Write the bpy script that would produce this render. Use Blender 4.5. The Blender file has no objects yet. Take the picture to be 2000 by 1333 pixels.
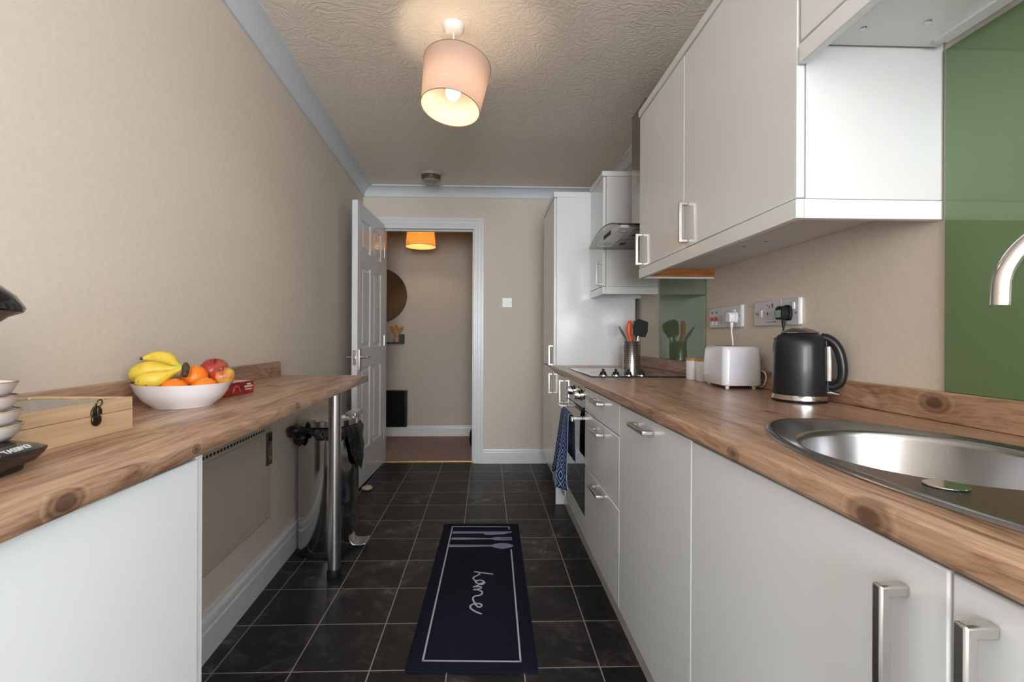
import bpy, bmesh, math, random
from mathutils import Vector, Matrix
random.seed(7)
SC = bpy.context.scene
COL = SC.collection
PI = math.pi

# ---------------------------------------------------------------- camera, light, exposure
F_PX = 925.0
YAW = math.atan(28.0 / F_PX)
ROLL = math.radians(0.25)
cam_d = bpy.data.cameras.new('camera')
cam = bpy.data.objects.new('camera', cam_d); COL.objects.link(cam)
cam_d.sensor_fit = 'HORIZONTAL'; cam_d.sensor_width = 36.0
cam_d.lens = F_PX / 2000.0 * 36.0
cam_d.shift_x = (1000 - 978) / 2000.0
cam_d.shift_y = -(666.5 - 660) / 2000.0
cam_d.clip_start = 0.01
cam.matrix_world = Matrix.Translation((0, 0, 1.09)) @ Matrix.Rotation(-YAW, 4, 'Z') @ Matrix.Rotation(PI / 2, 4, 'X') @ Matrix.Rotation(ROLL, 4, 'Z')
SC.camera = cam

w = bpy.data.worlds.new('world'); SC.world = w; w.use_nodes = True
bg = w.node_tree.nodes['Background']
bg.inputs[0].default_value = (0.75, 0.85, 1.0, 1); bg.inputs[1].default_value = 1.0

def area_light(name, loc, rot, sx, sy, power, color):
    d = bpy.data.lights.new(name, 'AREA'); d.shape = 'RECTANGLE'; d.size = sx; d.size_y = sy
    d.energy = power; d.color = color
    o = bpy.data.objects.new(name, d); COL.objects.link(o); o.location = loc; o.rotation_euler = rot
    return o
# daylight through the wide window in the wall behind the camera
area_light('window_daylight', (0.05, -3.28, 1.50), (PI / 2, 0, 0), 1.76, 1.75, 80, (0.95, 0.975, 1.0))
# added fill light for the left wall, in an invented window behind the camera
area_light('added_side_fill', (1.12, -0.88, 1.60), (0, PI / 2, 0), 1.16, 1.10, 17, (0.95, 0.975, 1.0))

SC.view_settings.view_transform = 'Standard'
SC.view_settings.look = 'None'
SC.view_settings.gamma = 1.0
SC.view_settings.use_curve_mapping = False
SC.view_settings.exposure = 1.45
SC.cycles.use_denoising = True
SC.cycles.max_bounces = 10
SC.cycles.diffuse_bounces = 6
SC.cycles.sample_clamp_indirect = 6.0
SC.cycles.caustics_reflective = False
SC.cycles.caustics_refractive = False

# ---------------------------------------------------------------- materials
def srgb(r, g, b):
    f = lambda c: (c / 255 / 12.92) if c / 255 <= 0.04045 else ((c / 255 + 0.055) / 1.055) ** 2.4
    return (f(r), f(g), f(b), 1)

class NT:
    def __init__(self, m):
        self.nt = m.node_tree; self.n = self.nt.nodes; self.l = self.nt.links
    def new(self, t, **k):
        nd = self.n.new(t)
        for a, v in k.items(): setattr(nd, a, v)
        return nd
    def link(self, a, b): self.l.new(a, b)
    def val(self, sock, v):
        if hasattr(v, 'bl_idname'): self.link(v, sock)
        else: sock.default_value = v
    def math(self, op, a, b=None, c=None, clamp=False):
        nd = self.new('ShaderNodeMath', operation=op); nd.use_clamp = clamp
        self.val(nd.inputs[0], a)
        if b is not None: self.val(nd.inputs[1], b)
        if c is not None: self.val(nd.inputs[2], c)
        return nd.outputs[0]
    def vmath(self, op, a, b=None):
        nd = self.new('ShaderNodeVectorMath', operation=op)
        self.val(nd.inputs[0], a)
        if b is not None: self.val(nd.inputs[1], b)
        return nd
    def mix(self, f, a, b):
        nd = self.new('ShaderNodeMix', data_type='RGBA')
        self.val(nd.inputs[0], f); self.val(nd.inputs[6], a); self.val(nd.inputs[7], b)
        return nd.outputs[2]
    def noise(self, vec, scale, detail=4, rough=.5, dist=0):
        nd = self.new('ShaderNodeTexNoise')
        nd.inputs['Scale'].default_value = scale; nd.inputs['Detail'].default_value = detail
        nd.inputs['Roughness'].default_value = rough; nd.inputs['Distortion'].default_value = dist
        if vec is not None: self.link(vec, nd.inputs['Vector'])
        return nd.outputs[0]
    def ramp(self, f, stops):
        nd = self.new('ShaderNodeValToRGB'); e = nd.color_ramp.elements
        e[0].position, e[0].color = stops[0]; e[1].position, e[1].color = stops[-1]
        for p, c in stops[1:-1]:
            x = e.new(p); x.color = c
        self.link(f, nd.inputs[0]); return nd.outputs[0]
    def bump(self, h, strength=.2, dist=.002):
        nd = self.new('ShaderNodeBump'); nd.inputs['Strength'].default_value = strength
        nd.inputs['Distance'].default_value = dist; self.link(h, nd.inputs['Height']); return nd.outputs[0]

def base(name):
    m = bpy.data.materials.new(name); m.use_nodes = True
    return m, NT(m), m.node_tree.nodes['Principled BSDF']

def mat(name, col, rough=.5, metal=0.0, vary=.06, scale=30, bump=0, coat=0, stretch=None, spec=.5, emit=None, es=0, bd=.001):
    m, t, p = base(name)
    tc = t.new('ShaderNodeTexCoord').outputs['Object']
    if stretch:
        mp = t.new('ShaderNodeMapping'); mp.inputs['Scale'].default_value = stretch; t.link(tc, mp.inputs[0]); tc = mp.outputs[0]
    n = t.noise(tc, scale, 5)
    c = Vector(col[:3])
    a = tuple(max(0, x * (1 - vary)) for x in c) + (1,); b = tuple(min(1, x * (1 + vary)) for x in c) + (1,)
    t.link(t.ramp(n, [(.3, a), (.7, b)]), p.inputs['Base Color'])
    p.inputs['Roughness'].default_value = rough; p.inputs['Metallic'].default_value = metal
    p.inputs['Specular IOR Level'].default_value = spec
    if coat: p.inputs['Coat Weight'].default_value = coat; p.inputs['Coat Roughness'].default_value = .04
    if bump: t.link(t.bump(n, bump, bd), p.inputs['Normal'])
    if emit: p.inputs['Emission Color'].default_value = emit; p.inputs['Emission Strength'].default_value = es
    return m

WALL = (0.695, 0.63, 0.553, 1)
M = {}
M['wall'] = mat('cream_wall_paint', WALL, .75, vary=.03, scale=60, bump=.12, bd=.002)
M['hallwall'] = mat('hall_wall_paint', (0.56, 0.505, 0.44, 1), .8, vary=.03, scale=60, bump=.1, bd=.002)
M['white_paint'] = mat('white_gloss_paint', (.74, .76, .78, 1), .3, vary=.02, scale=20, bump=.03)
M['door_paint'] = mat('white_door_paint', (.72, .75, .78, 1), .25, vary=.02, scale=20, bump=.04)
M['coving'] = mat('cool_white_coving_paint', (.66, .71, .76, 1), .6, vary=.02, scale=20, bump=.03)
M['gloss'] = mat('white_gloss_laminate', (.74, .775, .80, 1), .14, vary=.01, scale=4, spec=.45)
M['carcass'] = mat('white_melamine', (.66, .675, .685, 1), .35, vary=.01, scale=8)
M['plinth'] = mat('pale_grey_plinth', (.60, .59, .55, 1), .3, vary=.03, scale=8)
M['steel'] = mat('brushed_steel', (.60, .59, .58, 1), .28, 1, vary=.06, scale=8, stretch=(60, 2, 60), bump=.03)
M['handle'] = mat('brushed_nickel', (.62, .60, .57, 1), .28, 1, vary=.05, scale=20, bump=.02)
M['sink'] = mat('satin_stainless_sink', (.31, .31, .315, 1), .25, 1, vary=.04, scale=10, stretch=(40, 40, 2), bump=.02)
M['chrome'] = mat('polished_chrome', (.78, .78, .79, 1), .06, 1, vary=.01, scale=8)
M['binsteel'] = mat('mirror_polished_bin_steel', (.62, .61, .60, 1), .12, 1, vary=.03, scale=5, bump=.02, bd=.004)
M['hoodsteel'] = mat('warm_reflecting_hood_steel', (.36, .315, .28, 1), .22, 1, vary=.05, scale=10, stretch=(2, 2, 40), bump=.02)
M['filter'] = mat('aluminium_grease_filter', (.30, .30, .31, 1), .35, 1, vary=.15, scale=40, stretch=(1, 12, 1), bump=.3)
M['black'] = mat('black_plastic', (.010, .010, .012, 1), .5, vary=.2, spec=.3)
M['blackgloss'] = mat('black_gloss', (.010, .010, .011, 1), .10, vary=.2, spec=.5)
M['hobglass'] = mat('black_hob_glass', (.012, .012, .014, 1), .03, vary=.1, spec=.9, coat=.5)
M['ovenglass'] = mat('dark_oven_glass', (.015, .016, .018, 1), .04, vary=.1, spec=.9, coat=.6)
M['kettle'] = mat('satin_black_kettle_enamel', (.010, .011, .014, 1), .36, vary=.3, scale=18, coat=.12, spec=.35)
M['whiteplastic'] = mat('white_plastic', (.80, .81, .82, 1), .3, vary=.02)
M['toaster'] = mat('bluish_white_toaster_plastic', (.73, .77, .88, 1), .22, vary=.02, coat=.3)
M['ceramic'] = mat('white_glazed_ceramic', (.78, .78, .82, 1), .2, vary=.03, scale=8, coat=.3)
M['dish'] = mat('pale_stoneware', (.66, .61, .60, 1), .35, vary=.06, scale=25)
M['tanrim'] = mat('tan_bare_rim', (.45, .32, .20, 1), .5, vary=.1)
M['bamboo'] = mat('bamboo_lid', (.55, .33, .14, 1), .45, vary=.2, scale=6, stretch=(2, 20, 2))
M['red'] = mat('red_rocker', (.55, .03, .03, 1), .3)
M['grey'] = mat('grey_marking', (.18, .18, .19, 1), .5)
M['dark'] = mat('dark_gap', (.02, .02, .02, 1), .6)
M['orange_pelmet'] = mat('unpainted_orange_pelmet_wood', (.36, .14, .030, 1), .45, vary=.35, scale=5, stretch=(2, 14, 30))
M['brass'] = mat('brass_strip', (.80, .55, .22, 1), .3, 1, vary=.1)
M['bronze'] = mat('aged_bronze_latch', (.10, .085, .06, 1), .38, 1, vary=.3, scale=60, bump=.2)
M['pine'] = mat('pale_pine_box', (.60, .42, .26, 1), .5, vary=.16, scale=4, stretch=(20, 1.2, 20), bump=.05)
M['orangefruit'] = mat('orange_peel', (.85, .20, .012, 1), .38, vary=.08, scale=150, bump=.35, bd=.0015)
M['paper'] = mat('off_white_paper', (.72, .70, .66, 1), .8, vary=.08)
M['liner'] = mat('black_bin_liner_film', (.010, .010, .010, 1), .28, vary=.3, scale=60, bump=.9, bd=.01)
M['bag'] = mat('black_bag_fabric', (.012, .012, .016, 1), .7, vary=.3, bump=.3)
M['blackwood'] = mat('black_painted_wood', (.016, .015, .016, 1), .5, vary=.2)
M['heater_black'] = mat('black_heater_enamel', (.008, .009, .016, 1), .3, vary=.2)
M['heater_cream'] = mat('cream_heater_enamel', (.50, .43, .36, 1), .38, vary=.02)
M['brownpanel'] = mat('dark_brown_control_panel', (.045, .025, .014, 1), .25, vary=.3)
M['vase'] = mat('blush_ceramic_vase', (.48, .32, .24, 1), .6, vary=.15, scale=30)
M['pampas'] = mat('dried_pampas_grass', (.52, .29, .09, 1), .9, vary=.3, scale=80)
M['mirror'] = mat('mirror_silvering', (.55, .50, .45, 1), .03, 1, vary=.01)
M['socketgrey'] = mat('pale_grey_moulded_plastic', (.60, .62, .66, 1), .35, vary=.02)
M['green_label'] = mat('green_plug_label', (.25, .42, .28, 1), .5, vary=.3, scale=300)
M['rubber'] = mat('cream_rubber', (.55, .48, .36, 1), .7, vary=.1)
M['silicone_orange'] = mat('orange_silicone', (.80, .10, .012, 1), .4, vary=.05)
M['woodspoon'] = mat('brown_wooden_handle', (.28, .14, .06, 1), .6, vary=.2, scale=8, stretch=(10, 10, 2))
M['teared'] = mat('dark_red_printed_card', (.26, .016, .014, 1), .4, vary=.5, scale=45)
M['teacream'] = mat('cream_printed_card', (.68, .52, .42, 1), .5, vary=.1)
M['teapink'] = mat('pink_red_print', (.62, .10, .09, 1), .5, vary=.1)
M['print_white'] = mat('pale_grey_print', (.62, .62, .64, 1), .6, vary=.05)
M['smoke'] = mat('aged_alarm_plastic', (.42, .37, .31, 1), .5, vary=.05)
M['smokedark'] = mat('dark_alarm_vents', (.09, .07, .055, 1), .5, vary=.4, scale=120, stretch=(1, 1, .1))
M['matnavy'] = mat('navy_mat_pile', (.0075, .009, .019, 1), .95, vary=.45, scale=350, bump=.6, bd=.002, spec=.15)
M['matprint'] = mat('lilac_mat_print', (.26, .245, .38, 1), .9, vary=.15, scale=350, bump=.4, spec=.15)
M['matline'] = mat('pale_mat_line_print', (.46, .45, .56, 1), .9, vary=.12, scale=350, bump=.3, spec=.15)
M['tapsteel'] = mat('satin_chrome_tap', (.72, .71, .70, 1), .16, 1, vary=.02)
M['gauge'] = mat('clear_gauge_plastic', (.62, .60, .56, 1), .2, vary=.08, scale=80)
M['window_frame'] = mat('white_window_plastic', (.8, .8, .8, 1), .3, vary=.01)

def m_ceiling():
    m, t, p = base('swirled_textured_ceiling')
    tc = t.new('ShaderNodeTexCoord').outputs['Object']
    n0 = t.new('ShaderNodeTexNoise'); n0.inputs['Scale'].default_value = 5; t.link(tc, n0.inputs['Vector'])
    sc = t.vmath('SCALE', n0.outputs['Color']); sc.inputs['Scale'].default_value = .55
    v = t.vmath('ADD', tc, sc.outputs[0]).outputs[0]
    wv = t.new('ShaderNodeTexWave', wave_type='BANDS', bands_direction='Y'); wv.inputs['Scale'].default_value = 5
    wv.inputs['Distortion'].default_value = 16; wv.inputs['Detail'].default_value = 4; wv.inputs['Detail Scale'].default_value = 2.2
    t.link(v, wv.inputs['Vector'])
    n2 = t.noise(tc, 55, 4)
    h = t.math('ADD', t.math('MULTIPLY', wv.outputs['Fac'], t.noise(tc, 9, 3)), t.math('MULTIPLY', n2, .45))
    t.link(t.bump(h, .30, .006), p.inputs['Normal'])
    p.inputs['Base Color'].default_value = (.84, .775, .695, 1); p.inputs['Roughness'].default_value = .7
    return m
M['ceiling'] = m_ceiling()

KNOTS = [(.428, .512, .893, .021), (.43, .80, .892, .015), (-.486, .565, .896, .018), (-.502, .83, .896, .010),
         (-.553, 2.22, .897, .014), (-.525, 1.32, .897, .015), (-.65, .62, .91, .022), (.62, 1.75, .91, .03), (.47, 1.95, .893, .018), (.998, 1.02, .95, .025),
         (.70, 1.15, .91, .018), (-.78, 1.75, .91, .025), (.50, .36, .91, .02), (.455, 1.28, .893, .012)]
def m_wood():
    m, t, p = base('rustic_pine_laminate')
    pos = t.new('ShaderNodeNewGeometry').outputs['Position']
    wob = t.new('ShaderNodeTexNoise'); wob.inputs['Scale'].default_value = 2.2; wob.inputs['Detail'].default_value = 2
    t.link(pos, wob.inputs['Vector'])
    s = t.vmath('SCALE', wob.outputs['Color']); s.inputs['Scale'].default_value = .10
    q = t.vmath('ADD', pos, s.outputs[0]).outputs[0]
    knot = None
    for (x, y, z, r) in KNOTS:
        r *= .72
        d = t.vmath('SUBTRACT', pos, (x, y, z)).outputs[0]
        d = t.vmath('MULTIPLY', d, (1 / r, .62 / r, 1 / r)).outputs[0]
        ln = t.vmath('LENGTH', d).outputs['Value']
        k = t.math('POWER', 2.718, t.math('MULTIPLY', t.math('MULTIPLY', ln, ln), -.9))
        knot = k if knot is None else t.math('MAXIMUM', knot, k)
    mp = t.new('ShaderNodeMapping'); mp.inputs['Scale'].default_value = (17, 1.15, 17); t.link(q, mp.inputs[0])
    n1 = t.noise(mp.outputs[0], 1.5, 9, .68, .8)
    mp2 = t.new('ShaderNodeMapping'); mp2.inputs['Scale'].default_value = (190, 7, 190); t.link(q, mp2.inputs[0])
    n2 = t.noise(mp2.outputs[0], 1.0, 4, .6)
    mp3 = t.new('ShaderNodeMapping'); mp3.inputs['Scale'].default_value = (4, .9, 4); t.link(pos, mp3.inputs[0])
    n3 = t.noise(mp3.outputs[0], 1.6, 3)
    f = t.math('ADD', t.math('MULTIPLY', n1, .66), t.math('ADD', t.math('MULTIPLY', n2, .40), t.math('MULTIPLY', n3, .10)))
    ring = t.math('MULTIPLY', t.math('SINE', t.math('MULTIPLY', knot, 16)), .06)
    f = t.math('ADD', f, t.math('MULTIPLY', ring, t.math('GREATER_THAN', knot, .08)))
    c = t.ramp(f, [(.40, (.10, .048, .028, 1)), (.50, (.245, .135, .082, 1)), (.585, (.39, .24, .155, 1)), (.72, (.52, .355, .245, 1))])
    kk = t.math('MULTIPLY', t.math('SMOOTH_MIN', t.math('MULTIPLY', knot, 1.25), 1.0, .2), .86)
    c = t.mix(kk, c, (.075, .035, .022, 1))
    t.link(c, p.inputs['Base Color'])
    p.inputs['Roughness'].default_value = .30
    p.inputs['Specular IOR Level'].default_value = .45
    t.link(t.bump(n2, .06, .001), p.inputs['Normal'])
    return m
M['wood'] = m_wood()

def m_floor():
    m, t, p = base('dark_slate_vinyl_tiles')
    pos = t.new('ShaderNodeNewGeometry').outputs['Position']
    sx = t.new('ShaderNodeSeparateXYZ'); t.link(pos, sx.inputs[0])
    u = t.math('DIVIDE', t.math('SUBTRACT', sx.outputs[0], .3805 - .2525 * 12), .2525)
    v = t.math('DIVIDE', t.math('SUBTRACT', sx.outputs[1], 1.558 - .2548 * 16), .2548)
    fu = t.math('FRACT', u); fv = t.math('FRACT', v)
    g = 0.0085
    eu = t.math('MINIMUM', fu, t.math('SUBTRACT', 1.0, fu)); ev = t.math('MINIMUM', fv, t.math('SUBTRACT', 1.0, fv))
    line = t.math('LESS_THAN', t.math('MINIMUM', eu, ev), g)
    cb = t.new('ShaderNodeCombineXYZ'); t.link(t.math('FLOOR', u), cb.inputs[0]); t.link(t.math('FLOOR', v), cb.inputs[1])
    wn = t.new('ShaderNodeTexWhiteNoise', noise_dimensions='3D'); t.link(cb.outputs[0], wn.inputs['Vector'])
    off = t.vmath('SCALE', wn.outputs['Color']); off.inputs['Scale'].default_value = 7
    q = t.vmath('ADD', pos, off.outputs[0]).outputs[0]
    n1 = t.noise(q, 4.5, 10, .72, 1.4); n2 = t.noise(q, 18, 8, .72, .6)
    f = t.math('ADD', t.math('MULTIPLY', n1, .7), t.math('MULTIPLY', n2, .3))
    f = t.math('ADD', f, t.math('MULTIPLY', t.math('SUBTRACT', wn.outputs['Value'], .5), .07))
    c = t.ramp(f, [(.36, (.0080, .0078, .0090, 1)), (.50, (.0150, .0145, .0160, 1)), (.585, (.046, .043, .044, 1)), (.68, (.20, .185, .178, 1))])
    c = t.mix(line, c, (.30, .285, .27, 1))
    t.link(c, p.inputs['Base Color'])
    p.inputs['Roughness'].default_value = .42
    p.inputs['Specular IOR Level'].default_value = .3
    h = t.math('SUBTRACT', f, t.math('MULTIPLY', line, .5))
    t.link(t.bump(h, .18, .003), p.inputs['Normal'])
    return m
M['tiles'] = m_floor()

def m_carpet():
    m, t, p = base('mauve_brown_ribbed_carpet')
    tc = t.new('ShaderNodeTexCoord').outputs['Object']
    v = t.new('ShaderNodeTexVoronoi'); v.inputs['Scale'].default_value = 130; t.link(tc, v.inputs['Vector'])
    c = t.ramp(v.outputs['Distance'], [(.0, (.62, .47, .43, 1)), (.7, (.38, .28, .255, 1))])
    t.link(c, p.inputs['Base Color']); p.inputs['Roughness'].default_value = .95
    p.inputs['Specular IOR Level'].default_value = .1
    t.link(t.bump(v.outputs['Distance'], .6, .004), p.inputs['Normal'])
    return m
M['carpet'] = m_carpet()

def m_green():
    m, t, p = base('green_back_painted_glass')
    tc = t.new('ShaderNodeTexCoord').outputs['Object']
    t.link(t.ramp(t.noise(tc, 3, 2), [(.3, (.132, .205, .100, 1)), (.7, (.142, .218, .106, 1))]), p.inputs['Base Color'])
    p.inputs['Roughness'].default_value = .035; p.inputs['Specular IOR Level'].default_value = .5
    p.inputs['Coat Weight'].default_value = .15; p.inputs['Coat Roughness'].default_value = .02
    return m
M['green'] = m_green()

def m_glass(name, col, rough=.02):
    m, t, p = base(name)
    tc = t.new('ShaderNodeTexCoord').outputs['Object']
    c = Vector(col[:3])
    t.link(t.ramp(t.noise(tc, 6, 2), [(.3, tuple(c * .97) + (1,)), (.7, tuple(c) + (1,))]), p.inputs['Base Color'])
    p.inputs['Transmission Weight'].default_value = 1; p.inputs['Roughness'].default_value = rough
    p.inputs['IOR'].default_value = 1.45
    return m
M['glass'] = m_glass('clear_lid_glass', (.95, .97, .98))
M['hoodglass'] = m_glass('greenish_hood_glass', (.62, .68, .60))

def m_shade(name, col, tr):
    m = bpy.data.materials.new(name); m.use_nodes = True; t = NT(m)
    for n in list(t.n): t.n.remove(n)
    out = t.new('ShaderNodeOutputMaterial'); mx = t.new('ShaderNodeMixShader'); mx.inputs[0].default_value = tr
    d = t.new('ShaderNodeBsdfDiffuse'); l = t.new('ShaderNodeBsdfTranslucent')
    tc = t.new('ShaderNodeTexCoord').outputs['Object']
    n = t.noise(tc, 220, 2)
    c = Vector(col[:3])
    r = t.ramp(n, [(.3, tuple(c * .92) + (1,)), (.7, tuple(c) + (1,))])
    t.link(r, d.inputs[0]); t.link(r, l.inputs[0])
    t.link(d.outputs[0], mx.inputs[1]); t.link(l.outputs[0], mx.inputs[2]); t.link(mx.outputs[0], out.inputs[0])
    return m
M['shade'] = m_shade('blush_pink_shade_fabric', (.66, .55, .49), .52)
M['shadeamber'] = m_shade('amber_shade_fabric', (.82, .58, .27), .5)

def m_emit(name, col, s):
    m, t, p = base(name)
    tc = t.new('ShaderNodeTexCoord').outputs['Object']
    c = Vector(col[:3])
    t.link(t.ramp(t.noise(tc, 5, 1), [(.2, tuple(c * .97) + (1,)), (.8, tuple(c) + (1,))]), p.inputs['Emission Color'])
    p.inputs['Emission Strength'].default_value = s
    p.inputs['Base Color'].default_value = (.9, .9, .85, 1)
    return m
M['bulb'] = m_emit('warm_lit_bulb', (1.0, .81, .56), 25)
M['bulb2'] = m_emit('amber_lit_bulb', (1.0, .76, .46), 32)

def m_banana():
    m, t, p = base('ripe_banana_skin')
    tc = t.new('ShaderNodeTexCoord').outputs['Object']
    n = t.noise(tc, 22, 4); sp = t.noise(tc, 130, 3)
    c = t.ramp(n, [(.3, (.66, .46, .035, 1)), (.55, (.74, .56, .07, 1)), (.75, (.60, .56, .07, 1))])
    c = t.mix(t.math('GREATER_THAN', sp, .70), c, (.16, .09, .03, 1))
    t.link(c, p.inputs['Base Color']); p.inputs['Roughness'].default_value = .42
    return m
M['banana'] = m_banana()
M['bananastem'] = mat('green_banana_stem', (.46, .50, .06, 1), .45, vary=.2, scale=40)
M['bananacrown'] = mat('dark_brown_banana_crown', (.055, .035, .025, 1), .7, vary=.4, scale=60)

def m_apple(name, a, b):
    m, t, p = base(name)
    tc = t.new('ShaderNodeTexCoord').outputs['Object']
    mp = t.new('ShaderNodeMapping'); mp.inputs['Scale'].default_value = (60, 60, 6); t.link(tc, mp.inputs[0])
    f = t.math('ADD', t.math('MULTIPLY', t.noise(mp.outputs[0], 1, 3), .35), t.math('MULTIPLY', t.noise(tc, 22, 2), .65))
    t.link(t.ramp(f, [(.42, a), (.62, b)]), p.inputs['Base Color']); p.inputs['Roughness'].default_value = .3
    return m
M['apple'] = m_apple('dark_red_apple_skin', (.30, .02, .02, 1), (.42, .09, .06, 1))
M['apple2'] = m_apple('yellow_red_apple_skin', (.36, .03, .022, 1), (.62, .36, .07, 1))

def m_towel():
    m, t, p = base('navy_diamond_print_cotton')
    tc = t.new('ShaderNodeTexCoord').outputs['UV']
    sx = t.new('ShaderNodeSeparateXYZ'); t.link(tc, sx.inputs[0])
    fu = t.math('PINGPONG', t.math('MULTIPLY', sx.outputs[0], 5.0), .5)
    fv = t.math('PINGPONG', t.math('MULTIPLY', sx.outputs[1], 5.5), .5)
    d = t.math('ADD', fu, fv)
    st = t.math('FRACT', t.math('MULTIPLY', d, 3.6))
    n = t.noise(tc, 90, 2)
    on = t.math('GREATER_THAN', t.math('ADD', st, t.math('MULTIPLY', t.math('SUBTRACT', n, .5), .35)), .66)
    stripe = t.math('LESS_THAN', t.math('PINGPONG', t.math('MULTIPLY', sx.outputs[0], 2.5), .5), .035)
    on = t.math('MAXIMUM', on, stripe)
    c = t.mix(on, (.010, .022, .085, 1), (.24, .31, .46, 1))
    t.link(c, p.inputs['Base Color']); p.inputs['Roughness'].default_value = .95
    p.inputs['Specular IOR Level'].default_value = .1
    t.link(t.bump(t.noise(tc, 300, 2), .4, .001), p.inputs['Normal'])
    return m
M['towel'] = m_towel()

# ---------------------------------------------------------------- builders
def box(bm, x0, x1, y0, y1, z0, z1, mi=0):
    vs = [bm.verts.new(p) for p in ((x0, y0, z0), (x1, y0, z0), (x1, y1, z0), (x0, y1, z0), (x0, y0, z1), (x1, y0, z1), (x1, y1, z1), (x0, y1, z1))]
    for f in ((0, 3, 2, 1), (4, 5, 6, 7), (0, 1, 5, 4), (1, 2, 6, 5), (2, 3, 7, 6), (3, 0, 4, 7)):
        bm.faces.new([vs[i] for i in f]).material_index = mi
    return vs

def hexa(bm, P, mi=0):
    """box from 8 explicit corners, bottom ring then top ring"""
    vs = [bm.verts.new(p) for p in P]
    for f in ((0, 3, 2, 1), (4, 5, 6, 7), (0, 1, 5, 4), (1, 2, 6, 5), (2, 3, 7, 6), (3, 0, 4, 7)):
        bm.faces.new([vs[i] for i in f]).material_index = mi

def prism(bm, pts, axis, a, b, mi=0):
    """polygon pts (2d) extruded along axis 'x','y','z' from a to b"""
    def P(p, t):
        return {'x': (t, p[0], p[1]), 'y': (p[0], t, p[1]), 'z': (p[0], p[1], t)}[axis]
    A = [bm.verts.new(P(p, a)) for p in pts]; B = [bm.verts.new(P(p, b)) for p in pts]
    fs = [bm.faces.new(A), bm.faces.new(B[::-1])]
    n = len(pts)
    for i in range(n): fs.append(bm.faces.new((A[i], B[i], B[(i + 1) % n], A[(i + 1) % n])))
    for f in fs: f.material_index = mi

def lathe(bm, prof, seg=32, M4=None, mi=0, sx=1, sy=1, cap=True):
    """profile [(r,z)...] bottom to top turned about z"""
    M4 = M4 or Matrix.Identity(4)
    rings = []
    for r, z in prof:
        if r < 1e-6: rings.append([bm.verts.new(M4 @ Vector((0, 0, z)))])
        else: rings.append([bm.verts.new(M4 @ Vector((r * sx * math.cos(2 * PI * i / seg), r * sy * math.sin(2 * PI * i / seg), z))) for i in range(seg)])
    for a, b in zip(rings, rings[1:]):
        for i in range(seg):
            j = (i + 1) % seg
            if len(a) == 1 and len(b) == 1: break
            if len(a) == 1: f = bm.faces.new((a[0], b[j], b[i]))
            elif len(b) == 1: f = bm.faces.new((a[i], a[j], b[0]))
            else: f = bm.faces.new((a[i], a[j], b[j], b[i]))
            f.material_index = mi
    if cap:
        if len(rings[0]) > 1: bm.faces.new(rings[0][::-1]).material_index = mi
        if len(rings[-1]) > 1: bm.faces.new(rings[-1]).material_index = mi

def T(x, y, z, rx=0, ry=0, rz=0):
    return Matrix.Translation((x, y, z)) @ Matrix.Rotation(rz, 4, 'Z') @ Matrix.Rotation(ry, 4, 'Y') @ Matrix.Rotation(rx, 4, 'X')

def smooth_path(pts, n=6):
    pts = [Vector(p) for p in pts]
    if len(pts) < 3: return pts
    out = []
    for i in range(len(pts) - 1):
        p0 = pts[i - 1] if i else 2 * pts[0] - pts[1]
        p1, p2 = pts[i], pts[i + 1]
        p3 = pts[i + 2] if i + 2 < len(pts) else 2 * pts[-1] - pts[-2]
        for k in range(n):
            t = k / n
            out.append(.5 * ((2 * p1) + (p2 - p0) * t + (2 * p0 - 5 * p1 + 4 * p2 - p3) * t * t + (3 * p1 - p0 - 3 * p2 + p3) * t ** 3))
    out.append(pts[-1]); return out

def tube(bm, pts, rad, seg=12, smooth=True, mi=0, n=6, flat=1.0, upv=None):
    P = smooth_path(pts, n) if smooth else [Vector(p) for p in pts]
    N = len(P)
    def R(i):
        if isinstance(rad, (int, float)): return rad
        u = i / (N - 1) * (len(rad) - 1); k = min(int(u), len(rad) - 2); return rad[k] + (rad[k + 1] - rad[k]) * (u - k)
    up = None; rings = []
    for i in range(N):
        tg = (P[min(i + 1, N - 1)] - P[max(i - 1, 0)]).normalized()
        if up is None:
            a = Vector(upv) if upv else (Vector((0, 0, 1)) if abs(tg.z) < .9 else Vector((1, 0, 0)))
            up = (a - tg * a.dot(tg)).normalized()
        else: up = (up - tg * up.dot(tg)).normalized()
        sd = tg.cross(up)
        rings.append([bm.verts.new(P[i] + R(i) * (flat * sd * math.cos(2 * PI * k / seg) + up * math.sin(2 * PI * k / seg))) for k in range(seg)])
    for a, b in zip(rings, rings[1:]):
        for k in range(seg):
            j = (k + 1) % seg
            bm.faces.new((a[k], a[j], b[j], b[k])).material_index = mi
    bm.faces.new(rings[0][::-1]).material_index = mi; bm.faces.new(rings[-1]).material_index = mi

def ellipsoid(bm, c, rx, ry, rz, seg=24, rings=14, mi=0, M4=None):
    prof = [(math.sin(PI * i / rings), -math.cos(PI * i / rings)) for i in range(rings + 1)]
    prof[0] = (0, -1); prof[-1] = (0, 1)
    lathe(bm, prof, seg, (M4 or Matrix.Translation(c)) @ Matrix.Diagonal((rx, ry, rz, 1)), mi)

def B(): return bmesh.new()

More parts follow.
